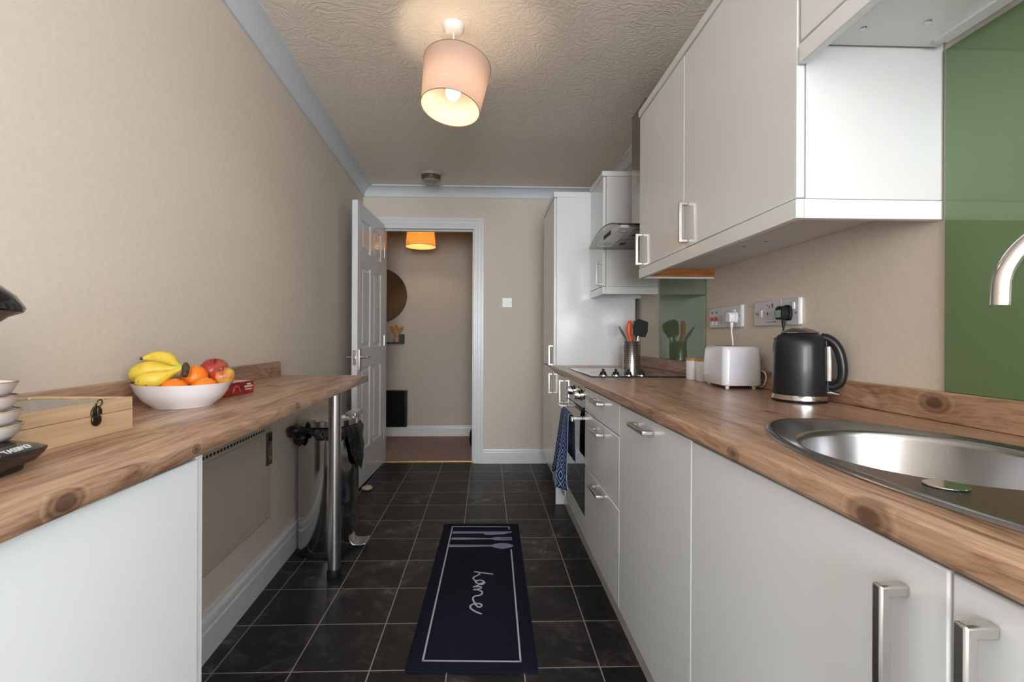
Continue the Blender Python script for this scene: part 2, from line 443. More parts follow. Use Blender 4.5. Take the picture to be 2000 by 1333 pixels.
WLOC = {}
def obj(name, bm, m, parent=None, bevel=0, smooth=True, angle=35, org=None, seg=2, label=None):
    ms = m if isinstance(m, (list, tuple)) else [m]
    bmesh.ops.recalc_face_normals(bm, faces=bm.faces)
    if parent is not None:
        off = WLOC[parent.name]
    elif org is not None: off = Vector(org)
    else:
        xs = [v.co.x for v in bm.verts]; ys = [v.co.y for v in bm.verts]; zs = [v.co.z for v in bm.verts]
        off = Vector(((min(xs) + max(xs)) / 2, (min(ys) + max(ys)) / 2, min(zs)))
    bmesh.ops.translate(bm, verts=bm.verts, vec=-off)
    me = bpy.data.meshes.new(name); bm.to_mesh(me); bm.free()
    for x in ms: me.materials.append(M[x] if isinstance(x, str) else x)
    if smooth:
        me.shade_smooth(); me.set_sharp_from_angle(angle=math.radians(angle))
    o = bpy.data.objects.new(name, me); COL.objects.link(o)
    if parent is not None: o.parent = parent; WLOC[o.name] = off.copy()
    else: o.location = off; WLOC[o.name] = off.copy()
    if bevel:
        b = o.modifiers.new('bevel', 'BEVEL'); b.width = bevel; b.segments = seg; b.limit_method = 'ANGLE'; b.angle_limit = math.radians(40)
        b.harden_normals = False
    if label: o['label'] = label
    return o

def thing(name, label, cat, loc=(0, 0, 0), group=None):
    o = bpy.data.objects.new(name, None); COL.objects.link(o); o.empty_display_size = .05
    o.location = loc; WLOC[o.name] = Vector(loc); o['label'] = label; o['category'] = cat
    if group: o['group'] = group
    return o
def tag(o, label, cat, group=None):
    o['label'] = label; o['category'] = cat
    if group: o['group'] = group
    return o
def struct(name, bm, m, parent=None, label=None, **k):
    o = obj(name, bm, m, parent, **k)
    if parent is None:
        o['kind'] = 'structure'
        if label: o['label'] = label
    return o

def text_mesh(s, size, extrude=.0004):
    cu = bpy.data.curves.new('lettering', 'FONT'); cu.body = s; cu.size = size; cu.extrude = extrude
    cu.align_x = 'CENTER'; cu.align_y = 'CENTER'
    o = bpy.data.objects.new('lettering', cu); COL.objects.link(o)
    bpy.context.view_layer.update()
    dg = bpy.context.evaluated_depsgraph_get()
    me = bpy.data.meshes.new_from_object(o.evaluated_get(dg))
    bpy.data.objects.remove(o)
    return me
def text_obj(name, s, size, mtx, m, parent):
    me = text_mesh(s, size); bm = B(); bm.from_mesh(me); bmesh.ops.transform(bm, matrix=mtx, verts=bm.verts)
    return obj(name, bm, m, parent, smooth=False)

# ---------------------------------------------------------------- the setting
H = 2.38
YB = 4.11          # kitchen face of the far wall
YR = -3.20         # kitchen face of the wall behind the camera
XR = 1.012         # right wall face
def wx(y): return -.955 - .045 * (y - 1.69)      # left wall face (slightly out of square)
def wf(y): return -.4865 - .041 * (y - .56)      # front edge of the left worktop

bm = B(); box(bm, -1.3, 1.2, YR - .15, YB + .06, -.05, 0); struct('floor', bm, 'tiles', smooth=False)
bm = B(); box(bm, -2.6, 1.6, YB + .06, 5.4, -.05, 0.004); struct('floor_hall', bm, 'carpet', smooth=False)
bm = B(); box(bm, -1.3, 1.2, YR - .15, YB + .1, H, H + .08); struct('ceiling', bm, 'ceiling', smooth=False)
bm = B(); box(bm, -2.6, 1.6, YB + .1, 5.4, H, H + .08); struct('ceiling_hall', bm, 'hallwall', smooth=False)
bm = B(); prism(bm, [(wx(YR - .15), YR - .15), (wx(YB), YB), (-1.3, YB), (-1.3, YR - .15)], 'z', 0, H); struct('wall_left', bm, 'wall', smooth=False)
RY0, RY1, RZ0, RZ1 = -1.46, -.30, 1.05, 2.15  # opening in the right wall, made for the added side fill light
bm = B(); box(bm, XR, 1.2, YR - .15, RY0, 0, H); box(bm, XR, 1.2, RY1, YB, 0, H); box(bm, XR, 1.2, RY0, RY1, 0, RZ0); box(bm, XR, 1.2, RY0, RY1, RZ1, H); struct('wall_right', bm, 'wall', smooth=False)
bm = B()
for a, b, c, d in ((RY0, RY0 + .05, RZ0, RZ1), (RY1 - .05, RY1, RZ0, RZ1), (RY0, RY1, RZ0, RZ0 + .05), (RY0, RY1, RZ1 - .05, RZ1), (-.91, -.85, RZ0, RZ1)):
    box(bm, XR + .01, XR + .06, a, b, c, d)
struct('added_side_window', bm, 'window_frame', bevel=.003)  # unseen window frame, added to hold the side fill light
DX0, DX1, DZ = -.895, -.10, 2.045
bm = B()
box(bm, -1.3, DX0 - .012, YB, YB + .1, 0, H); box(bm, DX1 + .012, 1.2, YB, YB + .1, 0, H); box(bm, DX0 - .012, DX1 + .012, YB, YB + .1, DZ + .012, H)
struct('wall_back', bm, 'wall', smooth=False)
# wall behind the camera with its wide window
WX0, WX1, WZ0, WZ1 = -.70, .95, .62, 2.28
bm = B()
box(bm, -1.3, WX0, YR - .15, YR, 0, H); box(bm, WX1, 1.2, YR - .15, YR, 0, H); box(bm, WX0, WX1, YR - .15, YR, 0, WZ0); box(bm, WX0, WX1, YR - .15, YR, WZ1, H)
struct('wall_rear', bm, 'wall', smooth=False)
bm = B()
for a, b, c, d in ((WX0, WX0 + .05, WZ0, WZ1), (WX1 - .05, WX1, WZ0, WZ1), (WX0, WX1, WZ0, WZ0 + .05), (WX0, WX1, WZ1 - .05, WZ1), (.02, .08, WZ0, WZ1)):
    box(bm, a, b, YR - .06, YR - .01, c, d)
struct('window_1', bm, 'window_frame', bevel=.003)
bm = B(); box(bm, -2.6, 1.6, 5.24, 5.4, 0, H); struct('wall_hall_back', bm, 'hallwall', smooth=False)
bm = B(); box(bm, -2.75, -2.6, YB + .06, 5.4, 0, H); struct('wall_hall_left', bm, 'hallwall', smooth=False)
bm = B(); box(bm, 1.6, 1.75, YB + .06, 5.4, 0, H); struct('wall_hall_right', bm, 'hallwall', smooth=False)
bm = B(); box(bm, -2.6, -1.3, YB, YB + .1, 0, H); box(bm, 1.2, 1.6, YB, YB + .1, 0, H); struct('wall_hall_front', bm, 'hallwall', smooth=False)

# coving: concave quarter profile
def cove_prof(s=.088, d=.082):
    pts = [(0, 0), (0, -d), (.012, -d)]
    for i in range(9):
        a = i / 8 * PI / 2
        pts.append((.012 + (s - .012) * (1 - math.cos(a)), -d + .004 + (d - .014) * math.sin(a)))
    pts += [(s, -.01), (s, 0)]
    return pts
def sweep2(bm, prof, p0, p1, nrm):
    """profile (out from wall, up) swept from p0 to p1; nrm points into the room"""
    A = [bm.verts.new((p0[0] + nrm[0] * q[0], p0[1] + nrm[1] * q[0], p0[2] + q[1])) for q in prof]
    C = [bm.verts.new((p1[0] + nrm[0] * q[0], p1[1] + nrm[1] * q[0], p1[2] + q[1])) for q in prof]
    n = len(prof); bm.faces.new(A); bm.faces.new(C[::-1])
    for i in range(n): bm.faces.new((A[i], C[i], C[(i + 1) % n], A[(i + 1) % n]))
bm = B(); sweep2(bm, cove_prof(), (wx(YR), YR, H), (wx(YB), YB, H), (1, .045)); struct('trim_1', bm, 'coving', angle=30, label='white coving along the left wall')
bm = B(); sweep2(bm, cove_prof(), (wx(YB), YB, H), (XR, YB, H), (0, -1)); struct('trim_2', bm, 'coving', angle=30, label='white coving above the doorway')
bm = B(); sweep2(bm, cove_prof(.05, .07), (XR, YR, H), (XR, YB, H), (-1, 0)); struct('trim_3', bm, 'coving', angle=30, label='white coving above the cooker hood')

def skirt_prof(h, t=.018):
    return [(0, 0), (t, 0), (t, h * .62), (t * .8, h * .66), (t * .8, h * .72), (t * .95, h * .75), (t * .85, h * .85), (t * .45, h * .93), (t * .35, h), (0, h)]
bm = B(); sweep2(bm, skirt_prof(.152), (wx(.90), .90, 0), (wx(YB), YB, 0), (1, .045)); struct('baseboard_left', bm, 'white_paint', angle=20)
bm = B(); sweep2(bm, skirt_prof(.122), (-.03, YB, 0), (XR, YB, 0), (0, -1)); struct('baseboard_back', bm, 'white_paint', angle=20)
bm = B(); sweep2(bm, skirt_prof(.115), (-2.6, 5.24, .004), (1.6, 5.24, .004), (0, -1)); struct('baseboard_hall', bm, 'white_paint', angle=20)

# door frame: lining, stop, architrave
bm = B()
box(bm, DX0 - .012, DX0 + .012, YB - .002, YB + .102, 0, DZ + .012); box(bm, DX1 - .012, DX1 + .012, YB - .002, YB + .102, 0, DZ + .012)
box(bm, DX0 + .012, DX1 - .012, YB - .002, YB + .102, DZ - .014, DZ + .012)
box(bm, DX1 - .024, DX1 - .012, YB + .045, YB + .08, 0, DZ - .014); box(bm, DX0 + .012, DX1 - .024, YB + .045, YB + .08, DZ - .026, DZ - .014)
for a, b, t in ((0, .018, .011), (.018, .048, .016), (.048, .072, .021)):
    xl, xr, zz = DX0 - .004, DX1 + .004, DZ + .006
    prism(bm, [(xl - a, 0), (xl - a, zz + a), (xr + a, zz + a), (xr + a, 0), (xr + b, 0), (xr + b, zz + b), (xl - b, zz + b), (xl - b, 0)], 'y', YB - t, YB - .001)
struct('trim_4', bm, 'white_paint', bevel=.002, label='white moulded door frame round the doorway')
bm = B(); prism(bm, [(YB + .03, .002), (YB + .033, .008), (YB + .05, .011), (YB + .067, .008), (YB + .07, .002)], 'x', DX0 + .012, DX1 - .012)
struct('trim_5', bm, 'brass', label='brass threshold strip in the doorway')

# open six panel door (local: hinge at origin, leaf along +x, then rotated)
def build_door():
    W, Hd, th = .735, 2.04, .040
    bm = B()
    xs = [0, .10, .325, .41, .635, W]; zs = [0, .255, .86, 1.0, 1.60, 1.70, 1.93, Hd]
    for side, yy in ((-1, -th / 2), (1, th / 2)):
        g = [[bm.verts.new((x, yy, z)) for z in zs] for x in xs]
        pan = []
        for i in range(len(xs) - 1):
            for j in range(len(zs) - 1):
                q = [g[i][j], g[i + 1][j], g[i + 1][j + 1], g[i][j + 1]]
                if side > 0: q.reverse()
                f = bm.faces.new(q)
                if i in (1, 3) and j in (1, 3, 5): pan.append(f)
        bm.normal_update()
        bmesh.ops.inset_individual(bm, faces=pan, thickness=.012, depth=-.011, use_even_offset=True)
        bmesh.ops.inset_individual(bm, faces=pan, thickness=.012, depth=0)
        bmesh.ops.inset_individual(bm, faces=pan, thickness=.024, depth=.009)
    for a in ((0, -1), (W, -1)): pass
    c = [[(0, -th / 2), (0, th / 2)], [(W, th / 2), (W, -th / 2)]]
    bmesh.ops.remove_doubles(bm, verts=bm.verts, dist=1e-5)
    bnd = [e for e in bm.edges if e.is_boundary]
    bmesh.ops.bridge_loops(bm, edges=bnd)
    return bm
ang = math.radians(-92.0)
DM = Matrix.Translation((-.898, YB - .028, .012)) @ Matrix.Rotation(ang, 4, 'Z')
bm = build_door(); bmesh.ops.transform(bm, matrix=DM, verts=bm.verts)
door = struct('door_1', bm, 'door_paint', angle=15, org=(-.898, YB - .028, .012), label='white six panel door standing open against the left wall')
def dpart(name, bm, m, par=None):
    bmesh.ops.transform(bm, matrix=DM, verts=bm.verts); return obj(name, bm, m, par or door, bevel=.001)
for s in (1, -1):
    bm = B(); yb = s * .020
    box(bm, .66, .70, min(yb, yb + s * .007), max(yb, yb + s * .007), .84, .99)
    hd = dpart('handle_plate', bm, 'handle')
    bm = B(); lathe(bm, [(.011, 0), (.009, .02), (.009, .045)], 14, T(.68, yb + s * .006, .935, rx=-s * PI / 2))
    tube(bm, [(.68, yb + s * .046, .935), (.66, yb + s * .05, .935), (.60, yb + s * .05, .934), (.565, yb + s * .048, .931)], [.009, .009, .008, .007], 10)
    dpart('door_handle', bm, 'handle', hd)
bm = B(); box(bm, .734, .7365, -.012, .012, .88, .985); dpart('latch_plate', bm, 'handle')
bm = B(); prism(bm, [(.734, .92), (.742, .925), (.742, .945), (.734, .95)], 'y', -.007, .007); dpart('latch_bolt', bm, 'steel')
for z in (.25, 1.05, 1.80):
    bm = B(); lathe(bm, [(.006, -.045), (.006, .045)], 10, T(-.004, .022, z)); dpart('hinge', bm, 'handle')

bm = B()
for i in range(1): ellipsoid(bm, (-.845, 3.40, .016), .038, .045, .016, 18, 8)
o = obj('door_stop', bm, 'rubber'); tag(o, 'cream rounded rubber door stop on the dark floor at the foot of the open door', 'door stop')

# ---------------------------------------------------------------- left side: breakfast bar
LY0, LY1 = -.75, 2.25
def rounded(pts, r=.01, n=4):
    return pts
def worktop_left():
    bm = B()
    zt, zb = .910, .881
    e = .004
    prof = lambda y: [(wf(y) - .006, zt), (wf(y) - .0018, zt - .0018), (wf(y), zt - .006), (wf(y), zb + .005), (wf(y) - .003, zb), (wx(y) + .0005, zb), (wx(y) + .0005, zt)]
    rows = [[bm.verts.new((p[0], y, p[1])) for p in prof(y)] for y in (LY0, 0, .75, 1.5, LY1)]
    n = len(rows[0]); bm.faces.new(rows[0]); bm.faces.new(rows[-1][::-1])
    for a, b in zip(rows, rows[1:]):
        for i in range(n): bm.faces.new((a[i], b[i], b[(i + 1) % n], a[(i + 1) % n]))
    return bm
wl = thing('worktop', 'wood effect breakfast bar worktop along the left wall carried by a steel leg', 'worktop', (-.7, .75, .881))
obj('top', worktop_left(), 'wood', wl)
bm = B(); lathe(bm, [(.0285, .035), (.0285, .868)], 32, T(-.690, 2.185, 0)); lg = obj('leg', bm, 'steel', wl, label='round brushed steel leg')
bm = B(); lathe(bm, [(.031, 0), (.032, .004), (.032, .022), (.029, .035)], 28, T(-.690, 2.185, 0)); obj('foot', bm, 'black', lg, label='black plastic foot')
bm = B(); lathe(bm, [(.030, .868), (.040, .873), (.040, .881)], 28, T(-.690, 2.185, 0)); obj('fixing_plate', bm, 'steel', lg)
bm = B()
rows = []
for y in (LY0, LY1 - .006, LY1):
    t = .018; zt = .975 if y < LY1 - .003 else .972
    rows.append([bm.verts.new(p) for p in ((wx(y) + .001, y, .9103), (wx(y) + t, y, .9103), (wx(y) + t, y, zt - .003), (wx(y) + t - .003, y, zt), (wx(y) + .001, y, zt))])
bm.faces.new(rows[0]); bm.faces.new(rows[-1][::-1])
for a, b in zip(rows, rows[1:]):
    for i in range(5): bm.faces.new((a[i], b[i], b[(i + 1) % 5], a[(i + 1) % 5]))
o = obj('upstand', bm, 'wood'); tag(o, 'wood effect upstand strip on the left wall behind the breakfast bar', 'upstand')

# white base cabinet under the near end of the breakfast bar
lc = thing('base_cabinet', 'white gloss base cabinet under the near end of the left breakfast bar', 'cabinet', (-.72, .4, 0))
bm = B(); box(bm, -.835, -.528, -.72, .853, .15, .879); obj('carcass', bm, 'carcass', lc)
bm = B(); box(bm, -.87, -.512, .855, .873, 0, .8795); obj('end_panel', bm, 'gloss', lc, bevel=.0015)
for a, b in ((.257, .852), (-.343, .253), (-.72, -.347)):
    bm = B(); box(bm, -.526, -.508, a, b, .152, .874); obj('door', bm, 'gloss', lc, bevel=.002)
bm = B(); box(bm, -.575, -.56, -.72, .852, 0, .149); obj('plinth', bm, 'plinth', lc)

# electric panel heater on the left wall
def wbox(bm, t0, t1, y0, y1, z0, z1, mi=0):
    hexa(bm, [(wx(y0) + t0, y0, z0), (wx(y0) + t1, y0, z0), (wx(y1) + t1, y1, z0), (wx(y1) + t0, y1, z0),
              (wx(y0) + t0, y0, z1), (wx(y0) + t1, y0, z1), (wx(y1) + t1, y1, z1), (wx(y1) + t0, y1, z1)], mi)
ph = thing('panel_heater', 'slim cream electric panel heater on the left wall under the breakfast bar', 'heater', (-.92, 1.5, .328))
bm = B(); wbox(bm, .0, .062, 1.02, 2.035, .328, .722); hb = obj('body', bm, 'heater_cream', ph, bevel=.006)
bm = B(); wbox(bm, .062, .066, 1.06, 1.97, .35, .690); obj('front_panel', bm, 'heater_cream', hb, bevel=.003)
for i in range(30):
    y = 1.30 + i * .0225
    bm = B(); wbox(bm, .0615, .0628, y, y + .013, .702, .712); obj('vent_slot', bm, 'dark', ph)
bm = B(); wbox(bm, .0610, .0685, 1.982, 2.030, .555, .690); cp = obj('control_panel', bm, 'brownpanel', ph, bevel=.002, label='dark brown control panel')
bm = B(); wbox(bm, .0685, .0695, 1.995, 2.018, .63, .67); obj('display', bm, 'blackgloss', cp)
bm = B(); wbox(bm, .0685, .071, 1.999, 2.013, .575, .59); obj('button', bm, 'grey', cp)

# pedal bin with its liner
BX0, BX1, BY0, BY1 = -.963, -.672, 2.345, 2.655
def dshape(inset=0, n=44):
    cx, cy = (BX0 + BX1) / 2, (BY0 + BY1) / 2; ra, rb = (BX1 - BX0) / 2 - inset, (BY1 - BY0) / 2 - inset
    pts = []
    for i in range(n):
        a = 2 * PI * i / n; c, q = math.cos(a), math.sin(a)
        pts.append((cx + ra * math.copysign(abs(c) ** .88, c), cy + rb * math.copysign(abs(q) ** .88, q)))
    return pts
def loft(bm, rings, cap=True, mi=0):
    R = [[bm.verts.new(p) for p in r] for r in rings]
    n = len(R[0])
    for a, b in zip(R, R[1:]):
        for i in range(n): bm.faces.new((a[i], a[(i + 1) % n], b[(i + 1) % n], b[i])).material_index = mi
    if cap: bm.faces.new(R[0][::-1]).material_index = mi; bm.faces.new(R[-1]).material_index = mi
pb = thing('pedal_bin', 'tall polished steel pedal bin standing by the left wall behind the steel leg', 'bin', ((BX0 + BX1) / 2, 2.5, 0))
bm = B(); loft(bm, [[(x, y, z) for x, y in dshape(i)] for z, i in ((.022, .004), (.03, .001), (.60, .001), (.632, .003))]); obj('body', bm, 'binsteel', pb, angle=40)
bm = B(); loft(bm, [[(x, y, z) for x, y in dshape(i)] for z, i in ((0, .006), (.004, .0), (.020, .0), (.022, .004))]); obj('base_ring', bm, 'black', pb)
bm = B(); loft(bm, [[(x, y, z) for x, y in dshape(i)] for z, i in ((.642, .000), (.645, -.004), (.672, -.004), (.682, .004), (.690, .03), (.694, .07))]); obj('lid', bm, 'binsteel', pb, angle=30)
bm = B(); prism(bm, [(BX1 - .02, .018), (BX1 + .03, .016), (BX1 + .055, .024), (BX1 + .055, .032), (BX1 + .028, .026), (BX1 - .02, .028)], 'y', 2.45, 2.55); obj('pedal', bm, 'steel', pb, bevel=.003)
bm = B(); box(bm, BX1 - .055, BX1 + .004, 2.455, 2.60, .676, .70); obj('hinge_block', bm, 'steel', pb, bevel=.004)
# liner: film folded out below the lid all round, long flap at the right
bm = B()
outer = dshape(-.008, 72); rr = []
N = len(outer)
cxm, cym = (BX0 + BX1) / 2, 2.5
def drop(x, y):
    a = math.atan2(y - cym, x - cxm)
    d = .055 + .020 * math.sin(a * 5 + 1) + .012 * math.sin(a * 11)
    if -.75 < a < .75: d += .165 * max(0, 1 - (a / .75) ** 4)
    if -2.9 < a < -2.0: d += .02
    return d
for k, (t, o_) in enumerate(((0, .0), (.12, .012), (.4, .010), (.7, .014), (1, .008))):
    ring = []
    for x, y in outer:
        a = math.atan2(y - cym, x - cxm); wv = .004 * math.sin(a * 23 + k * 1.7) + .003 * math.sin(a * 41 + k)
        s = 1 + (o_ + wv * (t > 0)) / .16
        ring.append((max(cxm + (x - cxm) * s, wx(y) + .02), cym + (y - cym) * s, .642 - t * drop(x, y)))
    rr.append(ring)
loft(bm, rr, cap=False)
for (cx, cy, cz, s) in ((-.925, 2.315, .638, .034), (-.90, 2.325, .60, .024), (-.94, 2.33, .612, .02)):
    ellipsoid(bm, (cx, cy, cz), s * 1.1, s * .7, s * .7, 12, 8)
o = obj('bin_liner', bm, 'liner', angle=60); tag(o, 'black plastic bin liner hanging over the rim of the steel bin', 'bin liner')

# ---------------------------------------------------------------- fruit bowl and fruit
bc = Vector((-.783, 1.25, .9105)); FS = .014
fb = thing('fruit_bowl', 'shallow white ceramic bowl of fruit on the left breakfast bar', 'bowl', bc)
bm = B(); lathe(bm, [(0, .003), (.060, .003), (.062, 0), (.068, 0), (.070, .004), (.088, .019), (.101, .039), (.1085, .0585), (.1095, .0600), (.1080, .0605), (.1060, .0575), (.098, .039), (.084, .021), (.064, .010), (0, .008)], 64, Matrix.Translation(bc), cap=False)
obj('bowl', bm, 'ceramic', fb, angle=50)
bb = thing('banana_bunch', 'bunch of yellow bananas lying over the left of the white bowl', 'bananas', (-.80, 1.22, .96))
cr = (-.782, 1.222, 1.010)
BAN = [[cr, (-.805, 1.236, 1.016), (-.842, 1.258, 1.028), (-.876, 1.262, 1.034), (-.900, 1.248, 1.032)],
       [cr, (-.805, 1.212, 1.008), (-.842, 1.200, 1.007), (-.872, 1.196, .997), (-.884, 1.196, .978)],
       [cr, (-.795, 1.200, .999), (-.818, 1.178, .985), (-.842, 1.170, .980), (-.852, 1.178, .967)],
       [cr, (-.81, 1.230, 1.003), (-.842, 1.236, .996), (-.872, 1.240, .986), (-.886, 1.244, .972)]]
BR = [[.0055, .0055, .0065, .011, .0180, .0195, .019, .0165, .010, .004], [.0055, .0055, .0070, .013, .0205, .0230, .0225, .0205, .015, .005], [.006, .006, .0075, .012, .0185, .0205, .020, .018, .012, .005], [.005, .005, .0065, .011, .0175, .0185, .018, .0165, .012, .005]]
BAN = [[(x + FS, y, z) for x, y, z in p] for p in BAN]
for pth, r in zip(BAN, BR):
    bm = B(); tube(bm, pth, r, 10, n=7)
    b_ = obj('banana', bm, 'banana', bb, angle=60)
    bm = B(); P = [Vector(p) for p in pth]; tube(bm, [P[0], P[0].lerp(P[1], .5), P[0].lerp(P[1], .98)], [.0062, .0062, .0078], 9); obj('stalk', bm, 'bananastem', b_)
    bm = B(); e = P[-1]; d = (P[-1] - P[-2]).normalized(); tube(bm, [e - d * .004, e + d * .005], [.005, .0035], 8, smooth=False); obj('tip', bm, 'bananacrown', b_)
bm = B(); tube(bm, [(-.752, 1.206, .990), (-.756, 1.214, 1.003), (-.760, 1.222, 1.012), (-.768, 1.235, 1.018)], [.006, .008, .009, .006], 10); obj('crown', bm, 'bananacrown', bb, label='dark brown crown')
def orange(c, r, lab):
    c = (c[0] + FS * .6 - .002, c[1] + .004, c[2])
    t = thing('orange', lab, 'orange', (c[0], c[1], c[2] - r), 'oranges in the fruit bowl')
    bm = B(); ellipsoid(bm, c, r, r, r * .95, 28, 18); obj('peel', bm, 'orangefruit', t)
    bm = B(); lathe(bm, [(0, 0), (.003, .0), (.0022, .0015), (0, .002)], 8, T(c[0] + r * .25, c[1] - r * .2, c[2] + r * .885)); obj('stem_scar', bm, 'bananastem', t)
orange((-.775, 1.188, .956), .031, 'front left orange in the white bowl just below the green banana stalk')
orange((-.728, 1.232, .956), .031, 'front right orange in the white bowl below the apples')
orange((-.772, 1.263, .982), .033, 'topmost orange in the white bowl beside the banana crown')
def apple(c, r, m, lab):
    c = (c[0] + FS - .004, c[1], c[2])
    t = thing('apple', lab, 'apple', (c[0], c[1], c[2] - r), 'apples in the fruit bowl')
    prof = [(0, -.80), (.18, -.88), (.45, -.86), (.75, -.60), (.95, -.15), (1.0, .20), (.93, .55), (.70, .82), (.40, .90), (.18, .80), (.05, .66), (0, .64)]
    bm = B(); lathe(bm, [(p[0] * r, p[1] * r) for p in prof], 26, T(*c, rx=.35, ry=.15)); obj('skin', bm, m, t, angle=80)
    bm = B(); mt = T(*c, rx=.35, ry=.15); tube(bm, [mt @ Vector((0, 0, .62 * r)), mt @ Vector((.05 * r, 0, .95 * r)), mt @ Vector((.15 * r, 0, 1.15 * r))], .0014, 6); obj('stem', bm, 'bananacrown', t)
apple((-.757, 1.326, .992), .036, 'apple', 'large dark red apple at the back of the white bowl')
apple((-.714, 1.288, .980), .029, 'apple2', 'smaller red apple with a yellow patch at the right rim of the bowl')

# red packet
tb = thing('tea_packet', 'small dark red printed packet lying behind the fruit bowl', 'packet', (-.785, 1.48, .9105))
def pk(t, y, z): # point on packet; front face leans slightly along the worktop
    return (-.770 + .0117 * (y - 1.40) / .1 - t, y, z)
bm = B(); hexa(bm, [pk(0, 1.40, .9105), pk(0, 1.556, .9105), pk(.06, 1.556, .9105), pk(.06, 1.40, .9105), pk(0, 1.40, .949), pk(0, 1.556, .949), pk(.06, 1.556, .949), pk(.06, 1.40, .949)]); obj('carton', bm, 'teared', tb, bevel=.0008)
bm = B(); hexa(bm, [pk(.002, 1.402, .949), pk(.002, 1.554, .949), pk(.058, 1.554, .949), pk(.058, 1.402, .949), pk(.002, 1.402, .9493), pk(.002, 1.554, .9493), pk(.058, 1.554, .9493), pk(.058, 1.402, .9493)]); obj('top_flap', bm, 'teacream', tb, label='cream coloured top')
def pkbar(bm, y0, y1, z0, z1): hexa(bm, [pk(.0, y0, z0), pk(-.0004, y0, z0), pk(-.0004, y1, z0), pk(0, y1, z0), pk(0, y0, z1), pk(-.0004, y0, z1), pk(-.0004, y1, z1), pk(0, y1, z1)])
bm = B(); pkbar(bm, 1.520, 1.540, .938, .943); pkbar(bm, 1.508, 1.550, .930, .936); pkbar(bm, 1.512, 1.546, .922, .926); obj('lettering', bm, 'teacream', tb)
a = [pk(-.0005, 1.47 + .016 * math.cos(u), .920 + .018 * math.sin(u)) for u in [i * PI / 12 for i in range(13)]]
bm = B(); tube(bm, a, .0022, 6, smooth=False); obj('emblem', bm, 'teapink', tb)

# pale wooden box with glazed lid
wb = thing('wooden_box', 'pale pine box with a glazed lid and bronze clasp on the left breakfast bar', 'box', (-.80, .73, .9105))
X0, X1, Y0, Y1, Z0, Z1, ZS = -.886, -.690, .705, .946, .9105, .9720, .949
bm = B(); box(bm, X0 + .0082, X1 - .0082, Y0 + .0082, Y1 - .0082, Z0 + .0005, Z0 + .005); box(bm, X0, X0 + .008, Y0, Y1, Z0, ZS - .0006); box(bm, X1 - .008, X1, Y0, Y1, Z0, ZS - .0006); box(bm, X0 + .008, X1 - .008, Y0, Y0 + .008, Z0, ZS - .0006); box(bm, X0 + .008, X1 - .008, Y1 - .008, Y1, Z0, ZS - .0006); obj('body', bm, 'pine', wb)
bm = B(); box(bm, X0, X0 + .008, Y0, Y1, ZS, Z1); box(bm, X1 - .008, X1, Y0, Y1, ZS, Z1); box(bm, X0 + .008, X1 - .008, Y0, Y0 + .008, ZS, Z1); box(bm, X0 + .008, X1 - .008, Y1 - .008, Y1, ZS, Z1); ld = obj('lid', bm, 'pine', wb, bevel=.0006)
bm = B(); box(bm, X0 + .0085, X1 - .0085, Y0 + .0085, Y1 - .0085, Z1 - .006, Z1 - .003); obj('lid_glass', bm, 'glass', ld)
bm = B(); yc = .858
lathe(bm, [(.0105, 0), (.0105, .003), (.009, .004)], 16, T(X1, yc, .941, ry=PI / 2)); box(bm, X1 + .0002, X1 + .003, yc - .0105, yc + .0105, .941, .9475); cl = obj('clasp', bm, 'bronze', wb, bevel=.0008, label='aged bronze clasp')
bm = B(); prism(bm, [(yc - .011, .950), (yc + .011, .950), (yc + .011, .958), (yc + .005, .966), (yc - .005, .966), (yc - .011, .958)], 'x', X1 + .0002, X1 + .0035)
box(bm, X1 + .0035, X1 + .006, yc - .002, yc + .002, .946, .964); obj('hasp', bm, 'bronze', cl, bevel=.0006)
bm = B(); tube(bm, [(X1 + .004, yc - .004, .965), (X1 + .007, yc - .006, .971), (X1 + .007, yc - .002, .9765), (X1 + .007, yc + .004, .9765), (X1 + .007, yc + .006, .970), (X1 + .004, yc + .004, .964)], .0012, 8); obj('ring', bm, 'bronze', cl)

# pod coffee machine at the left edge, facing the room
cm = thing('coffee_machine', 'black pod coffee machine at the left edge of the picture', 'coffee machine', (-.74, .52, .9105))
bm = B()
def tray_ring(z, g, k=1.0):
    pts = []
    for (x, y) in ((-.79, .36), (-.63, .36), (-.594, .40), (-.582, .50), (-.590, .60), (-.607, .672), (-.640, .690), (-.70, .682), (-.79, .675)):
        cx, cy = -.69, .53; pts.append((cx + (x - cx) * g, cy + (y - cy) * g, z))
    return pts
loft(bm, [tray_ring(.9105, .86), tray_ring(.920, .88), tray_ring(.9205, .93), tray_ring(.931, .995), tray_ring(.9375, 1.022), tray_ring(.9392, 1.01), tray_ring(.9465, .86)])
dt = obj('drip_tray', bm, 'blackgloss', cm, angle=30, bevel=.002)
bm = B(); loft(bm, [tray_ring(.9462, .82), tray_ring(.9475, .80)]); obj('drip_grid', bm, 'black', dt)
bm = B(); box(bm, -.876, -.78, .36, .66, .9105, 1.10); obj('body', bm, 'black', cm, bevel=.03, seg=4)
bm = B()
hc = (-.688, .573)
def hring(z, s, nose):
    pts = []
    for i in range(28):
        a = 2 * PI * i / 28; r = .097 * s
        x = hc[0] + r * math.cos(a) * 1.05; y = hc[1] + r * math.sin(a) * nose
        pts.append((x, y, z))
    return pts
loft(bm, [hring(1.121, 1.04, 1.06), hring(1.126, 1.05, 1.08), hring(1.142, .98, 1.02), hring(1.158, .83, .92), hring(1.170, .58, .8), hring(1.176, .25, .7)])
hd = obj('brew_head', bm, 'blackgloss', cm, angle=40)
